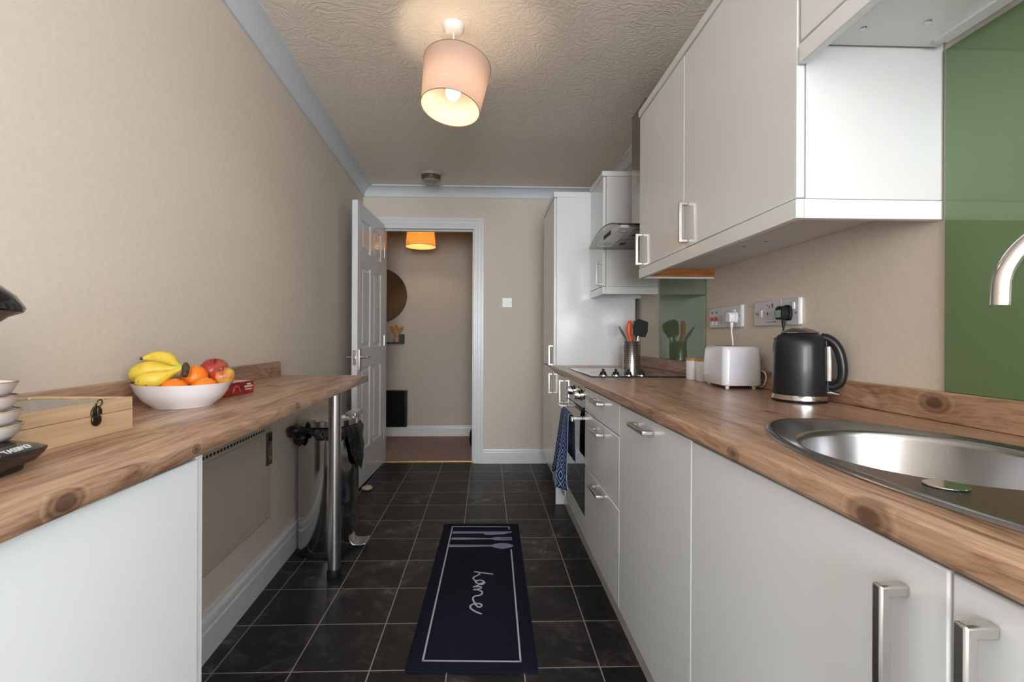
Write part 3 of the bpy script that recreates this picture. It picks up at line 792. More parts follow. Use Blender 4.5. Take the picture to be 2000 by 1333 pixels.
bm = B(); loft(bm, [hring(1.096, .80, .86), hring(1.104, .84, .92), hring(1.114, .93, .98), hring(1.1205, 1.035, 1.055)]); obj('spout_cone', bm, mat('purple_grey_plastic', (.09, .075, .08, 1), .3), cm, angle=40)
text_obj('logo', 'TASSIMO', .0120, T(-.6044, .630, .9429, rx=math.radians(28), rz=PI / 2 + .23) @ Matrix.Scale(.95, 4, (1, 0, 0)), 'print_white', dt)
bm = B(); tube(bm, [(-.5945 + .005 * math.cos(u), .584 + .005 * math.sin(u), .9432 - .0026 * math.cos(u)) for u in [i * PI / 8 for i in range(17)]], .0011, 5, smooth=False)
obj('emblem', bm, 'print_white', dt); bm = B()
tube(bm, [(-.5965 + .005 * math.cos(u), .592 + .005 * math.sin(u), .9432 - .0026 * math.cos(u)) for u in [i * PI / 8 for i in range(17)]], .0011, 5, smooth=False); obj('emblem', bm, 'print_white', dt)
bm = B(); ellipsoid(bm, (0, 0, 0), .010, .016, .0015, 14, 6, M4=T(-.628, .618, 1.146, ry=.62, rz=.60) @ Matrix.Diagonal((.006, .012, .0012, 1))); obj('badge', bm, 'print_white', hd)

# four little dishes stacked on the drip tray
dz = .0195
names = ['lowest of the four small pale dishes stacked on the coffee machine drip tray', 'second lowest small pale dish in the stack on the coffee machine drip tray',
         'second highest small pale dish in the stack on the coffee machine drip tray', 'topmost of the four small pale dishes stacked on the coffee machine drip tray']
def mk_dish():
    t = thing('dish', names[0], 'dish', (0, 0, 0), 'dishes stacked at the coffee machine')
    bm = B(); lathe(bm, [(0, .002), (.036, .002), (.038, 0), (.042, 0), (.050, .008), (.0555, .0205), (.0535, .0205), (.048, .010), (.040, .0045), (0, .004)], 40, cap=False); obj('bowl', bm, 'dish', t, angle=50)
    bm = B(); lathe(bm, [(.0532, .0204), (.0557, .0204), (.0560, .0216), (.0545, .0224), (.0530, .0216)], 40, cap=False); obj('rim', bm, 'tanrim', t, label='thin tan rim')
    return t
d0 = mk_dish()
for k in range(4):
    if k == 0: t = d0
    else:
        t = d0.copy(); COL.objects.link(t); t['label'] = names[k]
        for ch in d0.children:
            c = ch.copy(); COL.objects.link(c); c.parent = t
    t.location = (-.668 - .019 + (.002, .001, -.001, -.001)[k], .642 + (.002, .001, -.002, -.003)[k], .9478 + k * .0194)

# ---------------------------------------------------------------- right side base run
XD = .440      # door face plane
def dhandle(axis, x, y, z, L, out=.031, s=.0125, horiz=False):
    """mitred bar handle fixed on a face at x, standing out toward -x"""
    bm = B(); h = L / 2
    c = y if horiz else z
    P = [(x + .0005, c - h), (x - out, c - h), (x - out, c + h), (x + .0005, c + h), (x + .0005, c + h - s), (x - out + s, c + h - s), (x - out + s, c - h + s), (x + .0005, c - h + s)]
    if horiz: prism(bm, P, 'z', z - s / 2, z + s / 2)
    else:
        A = [bm.verts.new((p[0], y - s / 2, p[1])) for p in P]; C = [bm.verts.new((p[0], y + s / 2, p[1])) for p in P]
        bm.faces.new(A); bm.faces.new(C[::-1])
        for i in range(8): bm.faces.new((A[i], C[i], C[(i + 1) % 8], A[(i + 1) % 8]))
    return bm
def door_part(par, name, y0, y1, z0, z1, hy=None, hz=None, L=.16, horiz=False, xf=XD, th=.018):
    bm = B(); box(bm, xf, xf + th, y0 + .0015, y1 - .0015, z0 + .0015, z1 - .0015)
    d = obj(name, bm, 'gloss', par, bevel=.0025)
    if hy is not None:
        obj('handle', dhandle('x', xf, hy, hz, L, horiz=horiz), 'handle', d, bevel=.0028, seg=3)
    return d
ZD0, ZD1 = .195, .872
def base_unit(label, y0, y1, cat='cabinet', top=.878):
    t = thing('base_cabinet', label, cat, (.72, (y0 + y1) / 2, 0))
    bm = B()
    box(bm, XD + .019, .985, y0, y0 + .016, .17, top); box(bm, XD + .019, .985, y1 - .016, y1, .17, top)
    box(bm, XD + .019, .985, y0 + .016, y1 - .016, .17, .186); box(bm, .972, .985, y0 + .016, y1 - .016, .186, top)
    obj('carcass', bm, 'carcass', t)
    return t
t = base_unit('white gloss sink cabinet with two tall doors and vertical bar handles nearest the camera', -.125, 1.000)
door_part(t, 'door', .435, 1.000, ZD0, ZD1, .484, .745, .178)
door_part(t, 'door', -.125, .435, ZD0, ZD1, .397, .756, .178)
t = base_unit('white gloss base cabinet with one plain front and a horizontal bar handle beside the drawers', 1.000, 1.549)
door_part(t, 'door', 1.000, 1.549, ZD0, ZD1, 1.300, .840, .14, True)
t = base_unit('white gloss drawer unit with three drawers beside the oven', 1.549, 2.096)
t.name = 'drawer_unit'; WLOC['drawer_unit'] = t.location.copy(); t['category'] = 'drawers'
for a, b, hz in ((.765, ZD1, .842), (.524, .763, .726), (ZD0, .522, .496)):
    door_part(t, 'drawer', 1.549, 2.096, a, b, 1.822, hz, .14, True)
t = base_unit('narrow white gloss base cabinet between the oven and the tall unit', 2.625, 3.086)
door_part(t, 'door', 2.625, 3.086, ZD0, ZD1, 2.672, .786, .135)
bm = B(); box(bm, .515, .531, -.125, 3.086, 0, .168); o = obj('plinth', bm, 'plinth', bevel=.001); tag(o, 'pale grey plinth board along the floor under the right base cabinets', 'plinth')

# built-under oven
ov = thing('oven', 'black built under electric oven with steel knobs between white cabinets', 'oven', (.72, 2.36, .27))
OY0, OY1 = 2.099, 2.622
bm = B(); box(bm, XD + .02, .96, OY0 + .01, OY1 - .01, .29, .876); obj('casing', bm, 'carcass', ov)
bm = B(); box(bm, XD + .001, XD + .02, OY0, OY1, .768, .874); cpn = obj('control_panel', bm, 'ovenglass', ov, bevel=.0015)
bm = B(); box(bm, XD + .001, XD + .02, OY0, OY1, .292, .763); odr = obj('door', bm, 'ovenglass', ov, bevel=.0015)
bm = B(); box(bm, XD + .003, XD + .02, OY0, OY1, .20, .288); obj('lower_panel', bm, 'gloss', ov, bevel=.001)
for y in (2.190, 2.375):
    bm = B(); lathe(bm, [(.026, 0), (.026, .004), (.021, .006), (.020, .030), (.018, .033)], 26, T(XD + .001, y, .826, ry=-PI / 2)); kn = obj('knob', bm, 'chrome', cpn)
    bm = B(); box(bm, XD - .0335, XD - .030, y - .0015, y + .0015, .828, .843); obj('marker', bm, 'dark', kn)
bm = B(); box(bm, .384, .396, OY0 + .03, OY1 - .03, .710, .733)
for y in (OY0 + .06, OY1 - .06): box(bm, .394, XD + .002, y - .008, y + .008, .714, .730)
obj('door_handle', bm, 'steel', odr, bevel=.003)

# tea towel draped over the oven handle
def towel():
    bm = B(); uvl = bm.loops.layers.uv.new('UVMap')
    ny, nz = 26, 30
    path = []           # (x, z, s) back flap -> over the bar -> front flap
    L = 0
    pts = [(.408, .52), (.408, .60), (.407, .70), (.402, .735), (.391, .7415), (.379, .737), (.3735, .70)]
    zs = [.66, .62, .58, .54, .50, .47, .44, .415, .398]
    xs = [.372, .370, .368, .365, .363, .361, .360, .361, .363]
    pts += list(zip(xs, zs))
    rows = []
    for k, (x, z) in enumerate(pts):
        L += 0 if k == 0 else math.hypot(x - pts[k - 1][0], z - pts[k - 1][1])
        row = []
        front = max(0, (k - 6) / 9)
        for i in range(ny + 1):
            u = i / ny
            wdt = .20 + .10 * front + (.03 * max(0, (3 - k)) / 3)
            y = 2.262 + (u - .5) * wdt
            fold = math.sin(u * PI * 3.0 + .5) * (.004 + .020 * front) + math.sin(u * PI * 7 + 2) * .003 * front
            bk = .55 if k < 3 else 1
            xx = x + (fold - .010 * front if k >= 6 else (-abs(fold) * .5 if k > 2 else abs(fold) * .6))
            row.append((bm.verts.new((xx, y, z - (.012 * math.sin(u * 5) if k > 12 else 0))), u, L))
        rows.append(row)
    for a, b in zip(rows, rows[1:]):
        for i in range(ny):
            q = [a[i], a[i + 1], b[i + 1], b[i]]
            f = bm.faces.new([v[0] for v in q])
            for lp, v in zip(f.loops, q): lp[uvl].uv = (v[1], v[2] * 2.6)
    return bm
bm = towel(); o = obj('tea_towel', bm, 'towel', angle=80)
sm = o.modifiers.new('solid', 'SOLIDIFY'); sm.thickness = .0025; sm.offset = 0
tag(o, 'navy and white diamond patterned tea towel hanging on the oven handle', 'tea towel')

# right worktop with sink cut-out
SXc, SYc, SA, SB = .690, .600, .208, .430
def worktop_right():
    bm = B()
    zt, zb = .910, .880
    y0, y1 = -.28, 3.088; xa, xb = .4235, .998
    n = 64
    hole = [(SXc + (SA - .012) * math.cos(2 * PI * i / n), SYc + (SB - .012) * math.sin(2 * PI * i / n)) for i in range(n)]
    def level(z, xa):
        outer = []
        for i in range(n):
            a = 2 * PI * i / n; c, s = math.cos(a), math.sin(a)
            outer.append((c, s))
        R = []
        for (c, s) in outer:
            # project ray on the rectangle
            t = 1e9
            if c > 1e-9: t = min(t, (xb - SXc) / c)
            if c < -1e-9: t = min(t, (xa - SXc) / c)
            if s > 1e-9: t = min(t, (1.10 - SYc) / s)
            if s < -1e-9: t = min(t, (.08 - SYc) / s)
            R.append((SXc + c * t, SYc + s * t))
        return R
    # piece A: sink zone; build quads between hole and rectangle, top and bottom
    xi = xa + .006
    R = level(zt, xi)
    # snap nearest ring points to the rectangle corners
    for cx, cy in ((xi, .08), (xb, .08), (xb, 1.10), (xi, 1.10)):
        k = min(range(n), key=lambda j: (R[j][0] - cx) ** 2 + (R[j][1] - cy) ** 2); R[k] = (cx, cy)
    ht = [bm.verts.new((x, y, zt)) for x, y in hole]; hb = [bm.verts.new((x, y, zb)) for x, y in hole]
    ot = [bm.verts.new((x, y, zt)) for x, y in R]; ob = [bm.verts.new((x, y, zb)) for x, y in R]
    for i in range(n):
        j = (i + 1) % n
        bm.faces.new((ht[i], ot[i], ot[j], ht[j])); bm.faces.new((hb[i], hb[j], ob[j], ob[i])); bm.faces.new((ht[i], ht[j], hb[j], hb[i]))
    # rest of the slab
    for a, b in ((y0, .08), (1.10, y1)):
        for z in (zt, zb):
            q = [bm.verts.new(p) for p in ((xi, a, z), (xb, a, z), (xb, b, z), (xi, b, z))]; bm.faces.new(q)
    # postformed front edge
    pr = [(xi, zt), (xa + .0018, zt - .0018), (xa, zt - .006), (xa, zb + .005), (xa + .003, zb), (xi, zb)]
    A = [bm.verts.new((x, y0, z)) for x, z in pr]; C = [bm.verts.new((x, y1, z)) for x, z in pr]
    for i in range(5): bm.faces.new((A[i], A[i + 1], C[i + 1], C[i]))
    for y in (y0, y1):
        q = [bm.verts.new(p) for p in ((xi, y, zb), (xb, y, zb), (xb, y, zt), (xi, y, zt))]; bm.faces.new(q)
    q = [bm.verts.new(p) for p in ((xb, y0, zb), (xb, y1, zb), (xb, y1, zt), (xb, y0, zt))]; bm.faces.new(q)
    bmesh.ops.remove_doubles(bm, verts=bm.verts, dist=1e-5)
    return bm
o = obj('worktop', worktop_right(), 'wood', angle=25); tag(o, 'long wood effect worktop with the sink on the right hand side', 'worktop')
bm = B(); box(bm, .992, XR - .001, -.28, 3.088, .9105, .9755); o = obj('upstand', bm, 'wood', bevel=.0025); tag(o, 'wood effect upstand strip behind the kettle along the right wall', 'upstand')

# inset oval sink with round bowl
sk = thing('sink', 'oval inset stainless steel sink set in the right worktop', 'sink', (SXc, SYc, .911))
BXc, BYc, BA, BBr = .694, .722, .176, .192
def sink_plate():
    bm = B(); n = 72
    def ell(cx, cy, a, b, z): return [bm.verts.new((cx + a * math.cos(2 * PI * i / n), cy + b * math.sin(2 * PI * i / n), z)) for i in range(n)]
    rings = [ell(SXc, SYc, SA, SB, .9105), ell(SXc, SYc, SA - .002, SB - .002, .9135), ell(SXc, SYc, SA - .007, SB - .007, .9155), ell(SXc, SYc, SA - .013, SB - .013, .9150), ell(SXc, SYc, SA - .020, SB - .020, .9120)]
    deck = rings[-1]
    bo = ell(BXc, BYc, BA, BBr, .9120)
    # lip then bowl
    b2 = [ell(BXc, BYc, BA - .004, BBr - .004, .9112), ell(BXc, BYc, BA - .007, BBr - .007, .908), ell(BXc, BYc, BA - .009, BBr - .009, .900), ell(BXc, BYc, BA - .013, BBr - .013, .80), ell(BXc, BYc, BA - .035, BBr - .035, .765), ell(BXc, BYc, BA - .065, BBr - .065, .752), ell(BXc, BYc, .046, .046, .748)]
    seq = rings; 
    for a, b in zip(seq, seq[1:]):
        for i in range(n): bm.faces.new((a[i], a[(i + 1) % n], b[(i + 1) % n], b[i]))
    for i in range(n): bm.faces.new((deck[i], deck[(i + 1) % n], bo[(i + 1) % n], bo[i]))
    seq = [bo] + b2
    for a, b in zip(seq, seq[1:]):
        for i in range(n): bm.faces.new((a[i], a[(i + 1) % n], b[(i + 1) % n], b[i]))
    return bm
sp = obj('basin', sink_plate(), 'sink', sk, angle=50)
bm = B(); lathe(bm, [(.020, -.012), (.030, -.008), (.044, -.002), (.0465, .0005), (.044, .001), (.0, -.004)], 32, T(BXc, BYc, .749)); obj('drain', bm, 'chrome', sk)
bm = B(); lathe(bm, [(.0, 0), (.0215, 0), (.0225, .0006), (.0215, .0016), (0, .0026)], 32, T(.560, .560, .9121)); obj('tap_hole_cover', bm, 'chrome', sk, label='round steel hole cover on the sink deck')
for k in range(5):
    x = .60 + k * .045; y1 = .50 - .02 * abs(k - 2); y0 = .26 + .03 * abs(k - 2)
    bm = B(); tube(bm, [(x, y0, .9124), (x, (y0 + y1) / 2, .9130), (x, y1, .9124)], [.001, .0035, .001], 8); obj('drainer_ridge', bm, 'sink', sk)

# swan neck tap
tp = thing('tap', 'chrome swan neck kitchen tap at the right edge of the picture', 'tap', (.872, .505, .9135))
bm = B(); lathe(bm, [(.028, 0), (.028, .006), (.021, .012), (.021, .06), (.019, .068), (.0125, .072)], 28, T(.866, .505, .9157)); obj('base', bm, 'tapsteel', tp)
S = Vector((.866, .505, 0)); Et = Vector((.7100, .634, 0))
pp = []
for k in range(15):
    a = PI * k / 14 * .93
    c = (S + Et) / 2; r = (Et - S).length / 2; d = (Et - S).normalized()
    q = c - d * r * math.cos(a); pp.append((q.x, q.y, 1.150 + r * 1.05 * math.sin(a)))
pts = [(S.x, S.y, .97), (S.x, S.y, 1.06), (S.x, S.y, 1.12)] + pp
lx, ly, lz = pp[-1]; pts.append((lx - .001, ly + .001, 1.138))
bm = B(); tube(bm, pts, .0115, 18, n=4); obj('spout', bm, 'tapsteel', tp, angle=60)
bm = B(); tube(bm, [(S.x, S.y - .015, .95), (S.x, S.y - .05, .962), (S.x, S.y - .085, .985)], [.007, .006, .005], 10); obj('lever', bm, 'tapsteel', tp)

# ceramic hob
hb = thing('hob', 'black ceramic hob set in the right worktop with four knobs', 'hob', (.72, 2.43, .9105))
bm = B(); box(bm, .482, .945, 2.155, 2.715, .9105, .9160); hg = obj('glass_plate', bm, 'hobglass', hb, bevel=.0018)
for (x, y, r) in ((.60, 2.36, .075), (.82, 2.36, .09), (.60, 2.58, .09), (.82, 2.58, .075)):
    bm = B(); lathe(bm, [(r - .002, 0), (r, 0), (r, .0003), (r - .002, .0003)], 48, T(x, y, .9160), cap=False); obj('cooking_zone', bm, 'grey', hg)
for i in range(4):
    x = .548 + i * .0600
    bm = B(); lathe(bm, [(.020, 0), (.020, .003), (.015, .005), (.0135, .014), (.012, .016)], 24, T(x, 2.205, .9161)); kn = obj('knob', bm, 'black', hb)
    bm = B(); box(bm, x - .0045, x + .0045, 2.192, 2.218, .928, .946); obj('grip', bm, 'black', kn, bevel=.003)
    bm = B(); lathe(bm, [(.0205, 0), (.0215, 0), (.0215, .002), (.0205, .002)], 24, T(x, 2.205, .9161), cap=False); obj('collar', bm, 'chrome', kn)

# ---------------------------------------------------------------- tall unit
TY0, TY1, TZ = 3.09, 3.645, 2.045
tu = thing('tall_cabinet', 'tall white gloss cabinet at the far end of the right run', 'cabinet', (.72, 3.36, 0))
bm = B(); box(bm, XD + .019, .972, TY0, TY0 + .018, 0, TZ); obj('side_panel', bm, 'gloss', tu, bevel=.001)
bm = B(); box(bm, XD + .021, .985, TY0 + .019, TY1, .15, TZ); obj('carcass', bm, 'carcass', tu)
door_part(tu, 'door', TY0 + .002, TY1, .195, .892, TY0 + .032, .790, .135)
door_part(tu, 'door', TY0 + .002, TY1, .896, TZ - .035, TY0 + .032, .975, .135)
bm = B(); box(bm, XD - .004, .972, TY0 - .004, TY1, TZ - .033, TZ + .003); obj('cornice', bm, 'gloss', tu, bevel=.002)
bm = B(); box(bm, .515, .531, TY0 + .019, TY1, 0, .149); obj('plinth', bm, 'plinth', tu)

# ---------------------------------------------------------------- wall cabinets
XU = .680
def wall_cab(label, y0, y1, zp, zt, doors, far_pelmet=True, far_inner=None, depth=XR - .002):
    t = thing('wall_cabinet', label, 'cabinet', ((XU + depth) / 2, (y0 + y1) / 2, zp))
    zc = zp + .043
    bm = B(); box(bm, XU + .020, depth, y0 + .0005, y1 - .0005, zc, zt - .03); obj('carcass', bm, 'carcass', t, bevel=.0008)
    for d in doors: door_part(t, 'door', *d, xf=XU, L=.138)
    bm = B(); box(bm, XU - .002, XU + .016, y0, y1, zp, zc - .001); pl = obj('pelmet', bm, 'gloss', t, bevel=.0012)
    bm = B(); box(bm, XU + .017, depth, y0, y0 + .018, zp, zc - .001); obj('pelmet', bm, 'gloss', t, bevel=.0012)
    if far_pelmet:
        bm = B(); box(bm, XU + .017, depth, y1 - .018, y1, zp + (.008 if far_inner else 0), zc - .001); obj('pelmet', bm, far_inner or 'gloss', t, label='bare orange brown pelmet board' if far_inner else None)
    if far_inner:
        bm = B(); box(bm, XU + .017, depth, y1 - .018, y1, zp, zp + .0075); obj('pelmet_edge', bm, 'gloss', t)
    bm = B(); box(bm, XU - .006, depth, y0 - .004, y1 + .002, zt - .029, zt); obj('cornice', bm, 'gloss', t, bevel=.002)
    return t, zc
t, zc = wall_cab('large white gloss wall cabinet with two doors above the kettle', 1.019, 2.092, 1.356, 2.103,
    ((1.019, 1.613, 1.400, 2.072, 1.586, 1.484), (1.615, 2.092, 1.400, 2.072, 2.052, 1.478)), far_inner='orange_pelmet')
for (x, y) in ((.86, 1.56), (.885, 1.475)):
    bm = B(); lathe(bm, [(.005, 0), (.005, .0006)], 14, T(x, y, zc - .0006)); obj('screw_hole', bm, 'dark', t)
t, zc = wall_cab('white gloss wall cabinet beyond the cooker hood beside the tall unit', 2.757, 3.086, 1.350, 2.070,
    ((2.757, 3.086, 1.394, 2.039, 2.800, 1.474),))
t, zc = wall_cab('short white gloss bridging cabinet high above the sink', -.05, 1.012, 1.690, 2.120,
    ((-.05, 1.012, 1.735, 2.09, .48, 1.78),), depth=.985, far_pelmet=False)
for (x, y) in ((.775, .955), (.888, .930)):
    bm = B(); lathe(bm, [(.0, -.0015), (.0032, -.0015), (.0034, 0), (.0062, .0), (.0062, -.001), (.0050, -.0022), (.0, -.0022)], 16, T(x, y, zc - .0002)); obj('screw', bm, 'handle', t)
bm = B(); box(bm, .955, .985, .78, .985, zc - .006, zc - .0005); obj('back_strip', bm, 'carcass', t)

# ---------------------------------------------------------------- cooker hood
hd = thing('cooker_hood', 'steel and curved glass cooker hood above the hob', 'cooker hood', (.83, 2.43, 1.58))
bm = B()
NY = 20; hy0, hy1 = 2.128, 2.728
top, bot = [], []
def harch(u): return 1.604 + .048 * (1 - (2 * u - 1) ** 2)
R1 = []; 
for i in range(NY + 1):
    u = i / NY; y = hy0 + (hy1 - hy0) * u; z = harch(u); xf = .592 + .0 * u
    R1.append([bm.verts.new(p) for p in ((xf, y, z), (1.008, y, z), (1.008, y, z + .007), (xf, y, z + .007))])
bm.faces.new(R1[0]); bm.faces.new(R1[-1][::-1])
for a, b in zip(R1, R1[1:]):
    for i in range(4): bm.faces.new((a[i], a[(i + 1) % 4], b[(i + 1) % 4], b[i]))
obj('glass_canopy', bm, 'hoodglass', hd, label='curved glass canopy')
bm = B(); R1 = []
for i in range(NY + 1):
    u = .10 + .80 * i / NY; y = hy0 + (hy1 - hy0) * u; z = harch(u) - .001
    R1.append([bm.verts.new(p) for p in ((.622, y, 1.606), (1.008, y, 1.606), (1.008, y, z), (.622, y, z))])
bm.faces.new(R1[0]); bm.faces.new(R1[-1][::-1])
for a, b in zip(R1, R1[1:]):
    for i in range(4): bm.faces.new((a[i], a[(i + 1) % 4], b[(i + 1) % 4], b[i]))
hbod = obj('body', bm, 'steel', hd)
for y in (2.215, 2.435):
    bm = B(); box(bm, .70, .98, y, y + .205, 1.600, 1.6058); fl = obj('grease_filter', bm, 'filter', hd, bevel=.002)
    bm = B(); box(bm, .72, .745, y + .08, y + .125, 1.597, 1.600); obj('filter_catch', bm, 'dark', fl)
for y in (2.27, 2.58):
    bm = B(); lathe(bm, [(.022, 0), (.022, .003), (.018, .004)], 20, T(.66, y, 1.602)); obj('lamp_lens', bm, 'gauge', hd)
bm = B(); box(bm, .6205, .622, 2.36, 2.50, 1.612, 1.632); obj('button_strip', bm, 'dark', hd)
bm = B(); box(bm, .787, 1.008, 2.340, 2.555, 1.652, 2.292); obj('chimney', bm, 'hoodsteel', hd, bevel=.002)

# ---------------------------------------------------------------- glass splashbacks
bm = B(); box(bm, 1.004, XR - .0006, -.28, 1.009, .976, 1.727); o = obj('splashback', bm, 'green', bevel=.0008, smooth=False); tag(o, 'large green glass splashback on the right wall behind the sink', 'splashback')
bm = B(); box(bm, 1.004, XR - .0006, 2.150, 2.722, .976, 1.600); o = obj('splashback', bm, 'green', bevel=.0008, smooth=False); tag(o, 'green glass splashback on the right wall behind the hob', 'splashback')

# ---------------------------------------------------------------- sockets and plugs on the right wall
PK = (1.012 - .0145) / .984
def pz(z): return 1.09 + (z - 1.09) * PK
def plate(label, y0, y1, z0=1.137, z1=1.222, cat='socket', kind=None, group='electrical plates on the right wall'):
    t = thing('socket_plate', label, cat, (XR, (y0 + y1) / 2, z0), group)
    bm = B(); y0, y1, z0, z1 = PK * y0, PK * y1, pz(z0), pz(z1); box(bm, XR - .009, XR - .0003, y0, y1, z0, z1); p = obj('box', bm, 'whiteplastic', t, bevel=.002)
    bm = B(); box(bm, XR - .0145, XR - .0092, y0 - .001, y1 + .001, z0 - .001, z1 + .001); p = obj('face_plate', bm, 'socketgrey', t, bevel=.003)
    return t
XF = XR - .0145
def yz(bm, y0, y1, z0, z1, d=.0012): y0, y1, z0, z1 = PK * y0, PK * y1, pz(z0), pz(z1); box(bm, XF - d, XF, y0, y1, z0, z1)
def socket_face(t, yc, switch=True):
    for (dy, z0, z1) in ((0, 1.185, 1.195), (.011, 1.160, 1.166), (-.011, 1.160, 1.166)):
        bm = B(); yz(bm, yc + dy - .003, yc + dy + .003, z0, z1, .0005); obj('pin_hole', bm, 'dark', t)
    if switch:
        bm = B(); yz(bm, yc - .034, yc - .022, 1.185, 1.206, .004); obj('rocker_switch', bm, 'whiteplastic', t, bevel=.001)
P1 = plate('wall plate with two red rocker switches furthest along the right wall', 1.943, 2.064, cat='switch')
for y in (2.036, 1.998):
    bm = B(); yz(bm, y - .010, y + .010, 1.166, 1.182, .006); obj('rocker_switch', bm, 'red', P1, bevel=.001, label='red rocker switch')
    bm = B(); yz(bm, y - .010, y + .010, 1.148, 1.164, .004); obj('rocker_base', bm, 'whiteplastic', P1, bevel=.001)
    bm = B(); yz(bm, y - .009, y + .009, 1.197, 1.206, .0005); obj('marking', bm, 'grey', P1)
for z in (1.178, 1.160):
    bm = B(); yz(bm, 1.958, 1.962, z, z + .005, .0005); obj('screw_cap', bm, 'grey', P1)
P2 = plate('double socket holding the white toaster plug beside the red switches', 1.804, 1.939)
for (y, z0, z1) in ((1.905, 1.166, 1.172), (1.815, 1.175, 1.183)):
    bm = B(); yz(bm, y - .003, y + .003, z0, z1, .0005); obj('pin_hole', bm, 'grey', P2)
for y in (1.862, 1.848):
    bm = B(); yz(bm, y - .005, y + .005, 1.186, 1.206, .004); obj('rocker_switch', bm, 'whiteplastic', P2, bevel=.001)
P3 = plate('plate with a white switch and a printed socket left of the kettle plug', 1.553, 1.713)
bm = B(); yz(bm, 1.660, 1.672, 1.166, 1.192, .004); obj('rocker_switch', bm, 'whiteplastic', P3, bevel=.001)
for y, z in ((1.700, 1.178), (1.692, 1.176), (1.684, 1.173), (1.648, 1.178)):
    bm = B(); yz(bm, y - .002, y + .002, z, z + .006, .0005); obj('pin_hole', bm, 'grey', P3)
bm = B(); yz(bm, 1.627, 1.632, 1.173, 1.183, .0005); obj('pin_hole', bm, 'dark', P3)
bm = B(); yz(bm, 1.612, 1.640, 1.1475, 1.1495, .0004); obj('small_print', bm, 'grey', P3)
bm = B(); yz(bm, 1.580, 1.606, 1.1470, 1.1500, .0004); obj('small_print', bm, 'grey', P3)
for y0, y1, z0, z1 in ((1.628, 1.638, 1.206, 1.209), (1.618, 1.622, 1.196, 1.207), (1.596, 1.606, 1.198, 1.212)):
    bm = B(); yz(bm, y0, y1, z0, z1, .0006); obj('marking', bm, 'grey', P3)
P4 = plate('single socket holding the black kettle plug nearest the camera', 1.465, 1.549)
bm = B(); yz(bm, 1.482, 1.492, 1.186, 1.208, .004); obj('rocker_switch', bm, 'whiteplastic', P4, bevel=.001)
bm = B(); yz(bm, 1.476, 1.480, 1.170, 1.178, .0005); obj('pin_hole', bm, 'dark', P4)

def plug(label, y, z, mm, s=1.0):
    y, z = y * PK, pz(z)
    t = thing('power_plug', label, 'plug', (XF, y, z))
    bm = B()
    pts = [(-.019, -.022), (.019, -.022), (.024, -.010), (.025, .006), (.020, .022), (.008, .029), (-.008, .029), (-.020, .022), (-.025, .006), (-.024, -.010)]
    prism(bm, [(y + s * a, z + s * b) for a, b in pts], 'x', XF - .0005, XF - .010)
    prism(bm, [(y + s * a * .86, z + s * b * .86) for a, b in pts], 'x', XF - .010, XF - .034)
    obj('body', bm, mm, t, bevel=.003)
    bm = B(); tube(bm, [(XF - .016, y, z - .020 * s), (XF - .016, y, z - .032 * s), (XF - .016, y, z - .046 * s)], [.0065, .006, .004], 10, smooth=False); obj('strain_relief', bm, mm, t)
    return t
pw = plug('white plug of the toaster in the wall socket', 1.842, 1.172, 'whiteplastic', .9)
bm = B(); tube(bm, [(XF - .016, 1.868, 1.135), (XF - .016, 1.867, 1.11), (XF - .014, 1.862, 1.07), (.9745, 1.850, 1.00), (.9835, 1.880, .93), (.9845, 1.84, .9145), (.9860, 1.76, .9145), (.9870, 1.67, .918), (.9870, 1.642, .945), (.9860, 1.645, .968), (.9845, 1.664, .975)], .0028, 8); obj('cord', bm, 'whiteplastic', pw, label='white power cord')
pk_ = plug('black plug of the kettle with a pale green label', 1.516, 1.172, 'black', 1.0)
bm = B(); box(bm, XF - .0348, XF - .034, 1.524, 1.552, 1.161, 1.185); obj('label_sticker', bm, 'green_label', pk_)
bm = B(); tube(bm, [(XF - .016, 1.537, 1.130), (XF - .018, 1.534, 1.08), (.972, 1.505, 1.0), (.968, 1.490, .93), (.955, 1.465, .9145), (.935, 1.435, .9145)], .0032, 8); obj('cord', bm, 'black', pk_)

# ---------------------------------------------------------------- kettle
kc = Vector((.910, 1.350, .9105)); kd = Vector((.760, -.650, 0)).normalized(); kn_ = Vector((kd.y, -kd.x, 0))
kt = thing('kettle', 'black electric kettle on a steel ringed base on the right worktop', 'kettle', kc)
KM = Matrix.Translation(kc) @ Matrix.Diagonal((1.05, 1.05, 1, 1))
bm = B(); lathe(bm, [(.0, 0), (.066, 0), (.0675, .003), (.0675, .006)], 48, KM); obj('base', bm, 'black', kt)
bm = B(); lathe(bm, [(.0665, .006), (.0675, .007), (.0672, .020), (.066, .0205)], 48, KM, cap=False); obj('steel_band', bm, 'chrome', kt)
bm = B(); lathe(bm, [(.0655, .0205), (.0660, .024), (.0655, .10), (.0645, .155), (.0625, .170), (.0575, .184), (.050, .192), (.043, .195)], 56, KM); obj('body', bm, 'kettle', kt, angle=50)
bm = B(); lathe(bm, [(.043, .1945), (.046, .1965), (.045, .199), (.034, .206), (.018, .211), (.0, .213)], 40, KM); obj('lid', bm, 'hoodsteel', kt, label='brushed metal lid')
def kp(r, z, s=0): return kc + kd * (r * 1.02 + .001) + kn_ * s + Vector((0, 0, z))
bm = B(); tube(bm, [kp(.050, .184), kp(.066, .180), kp(.082, .165), kp(.093, .140), kp(.099, .105), kp(.0985, .075), kp(.092, .055), kp(.078, .046), kp(.060, .046)], [.013, .0130, .0125, .0125, .0122, .0118, .011, .010, .010], 14, n=6, flat=1.25)
obj('handle', bm, 'kettle', kt, angle=60)
bm = B()
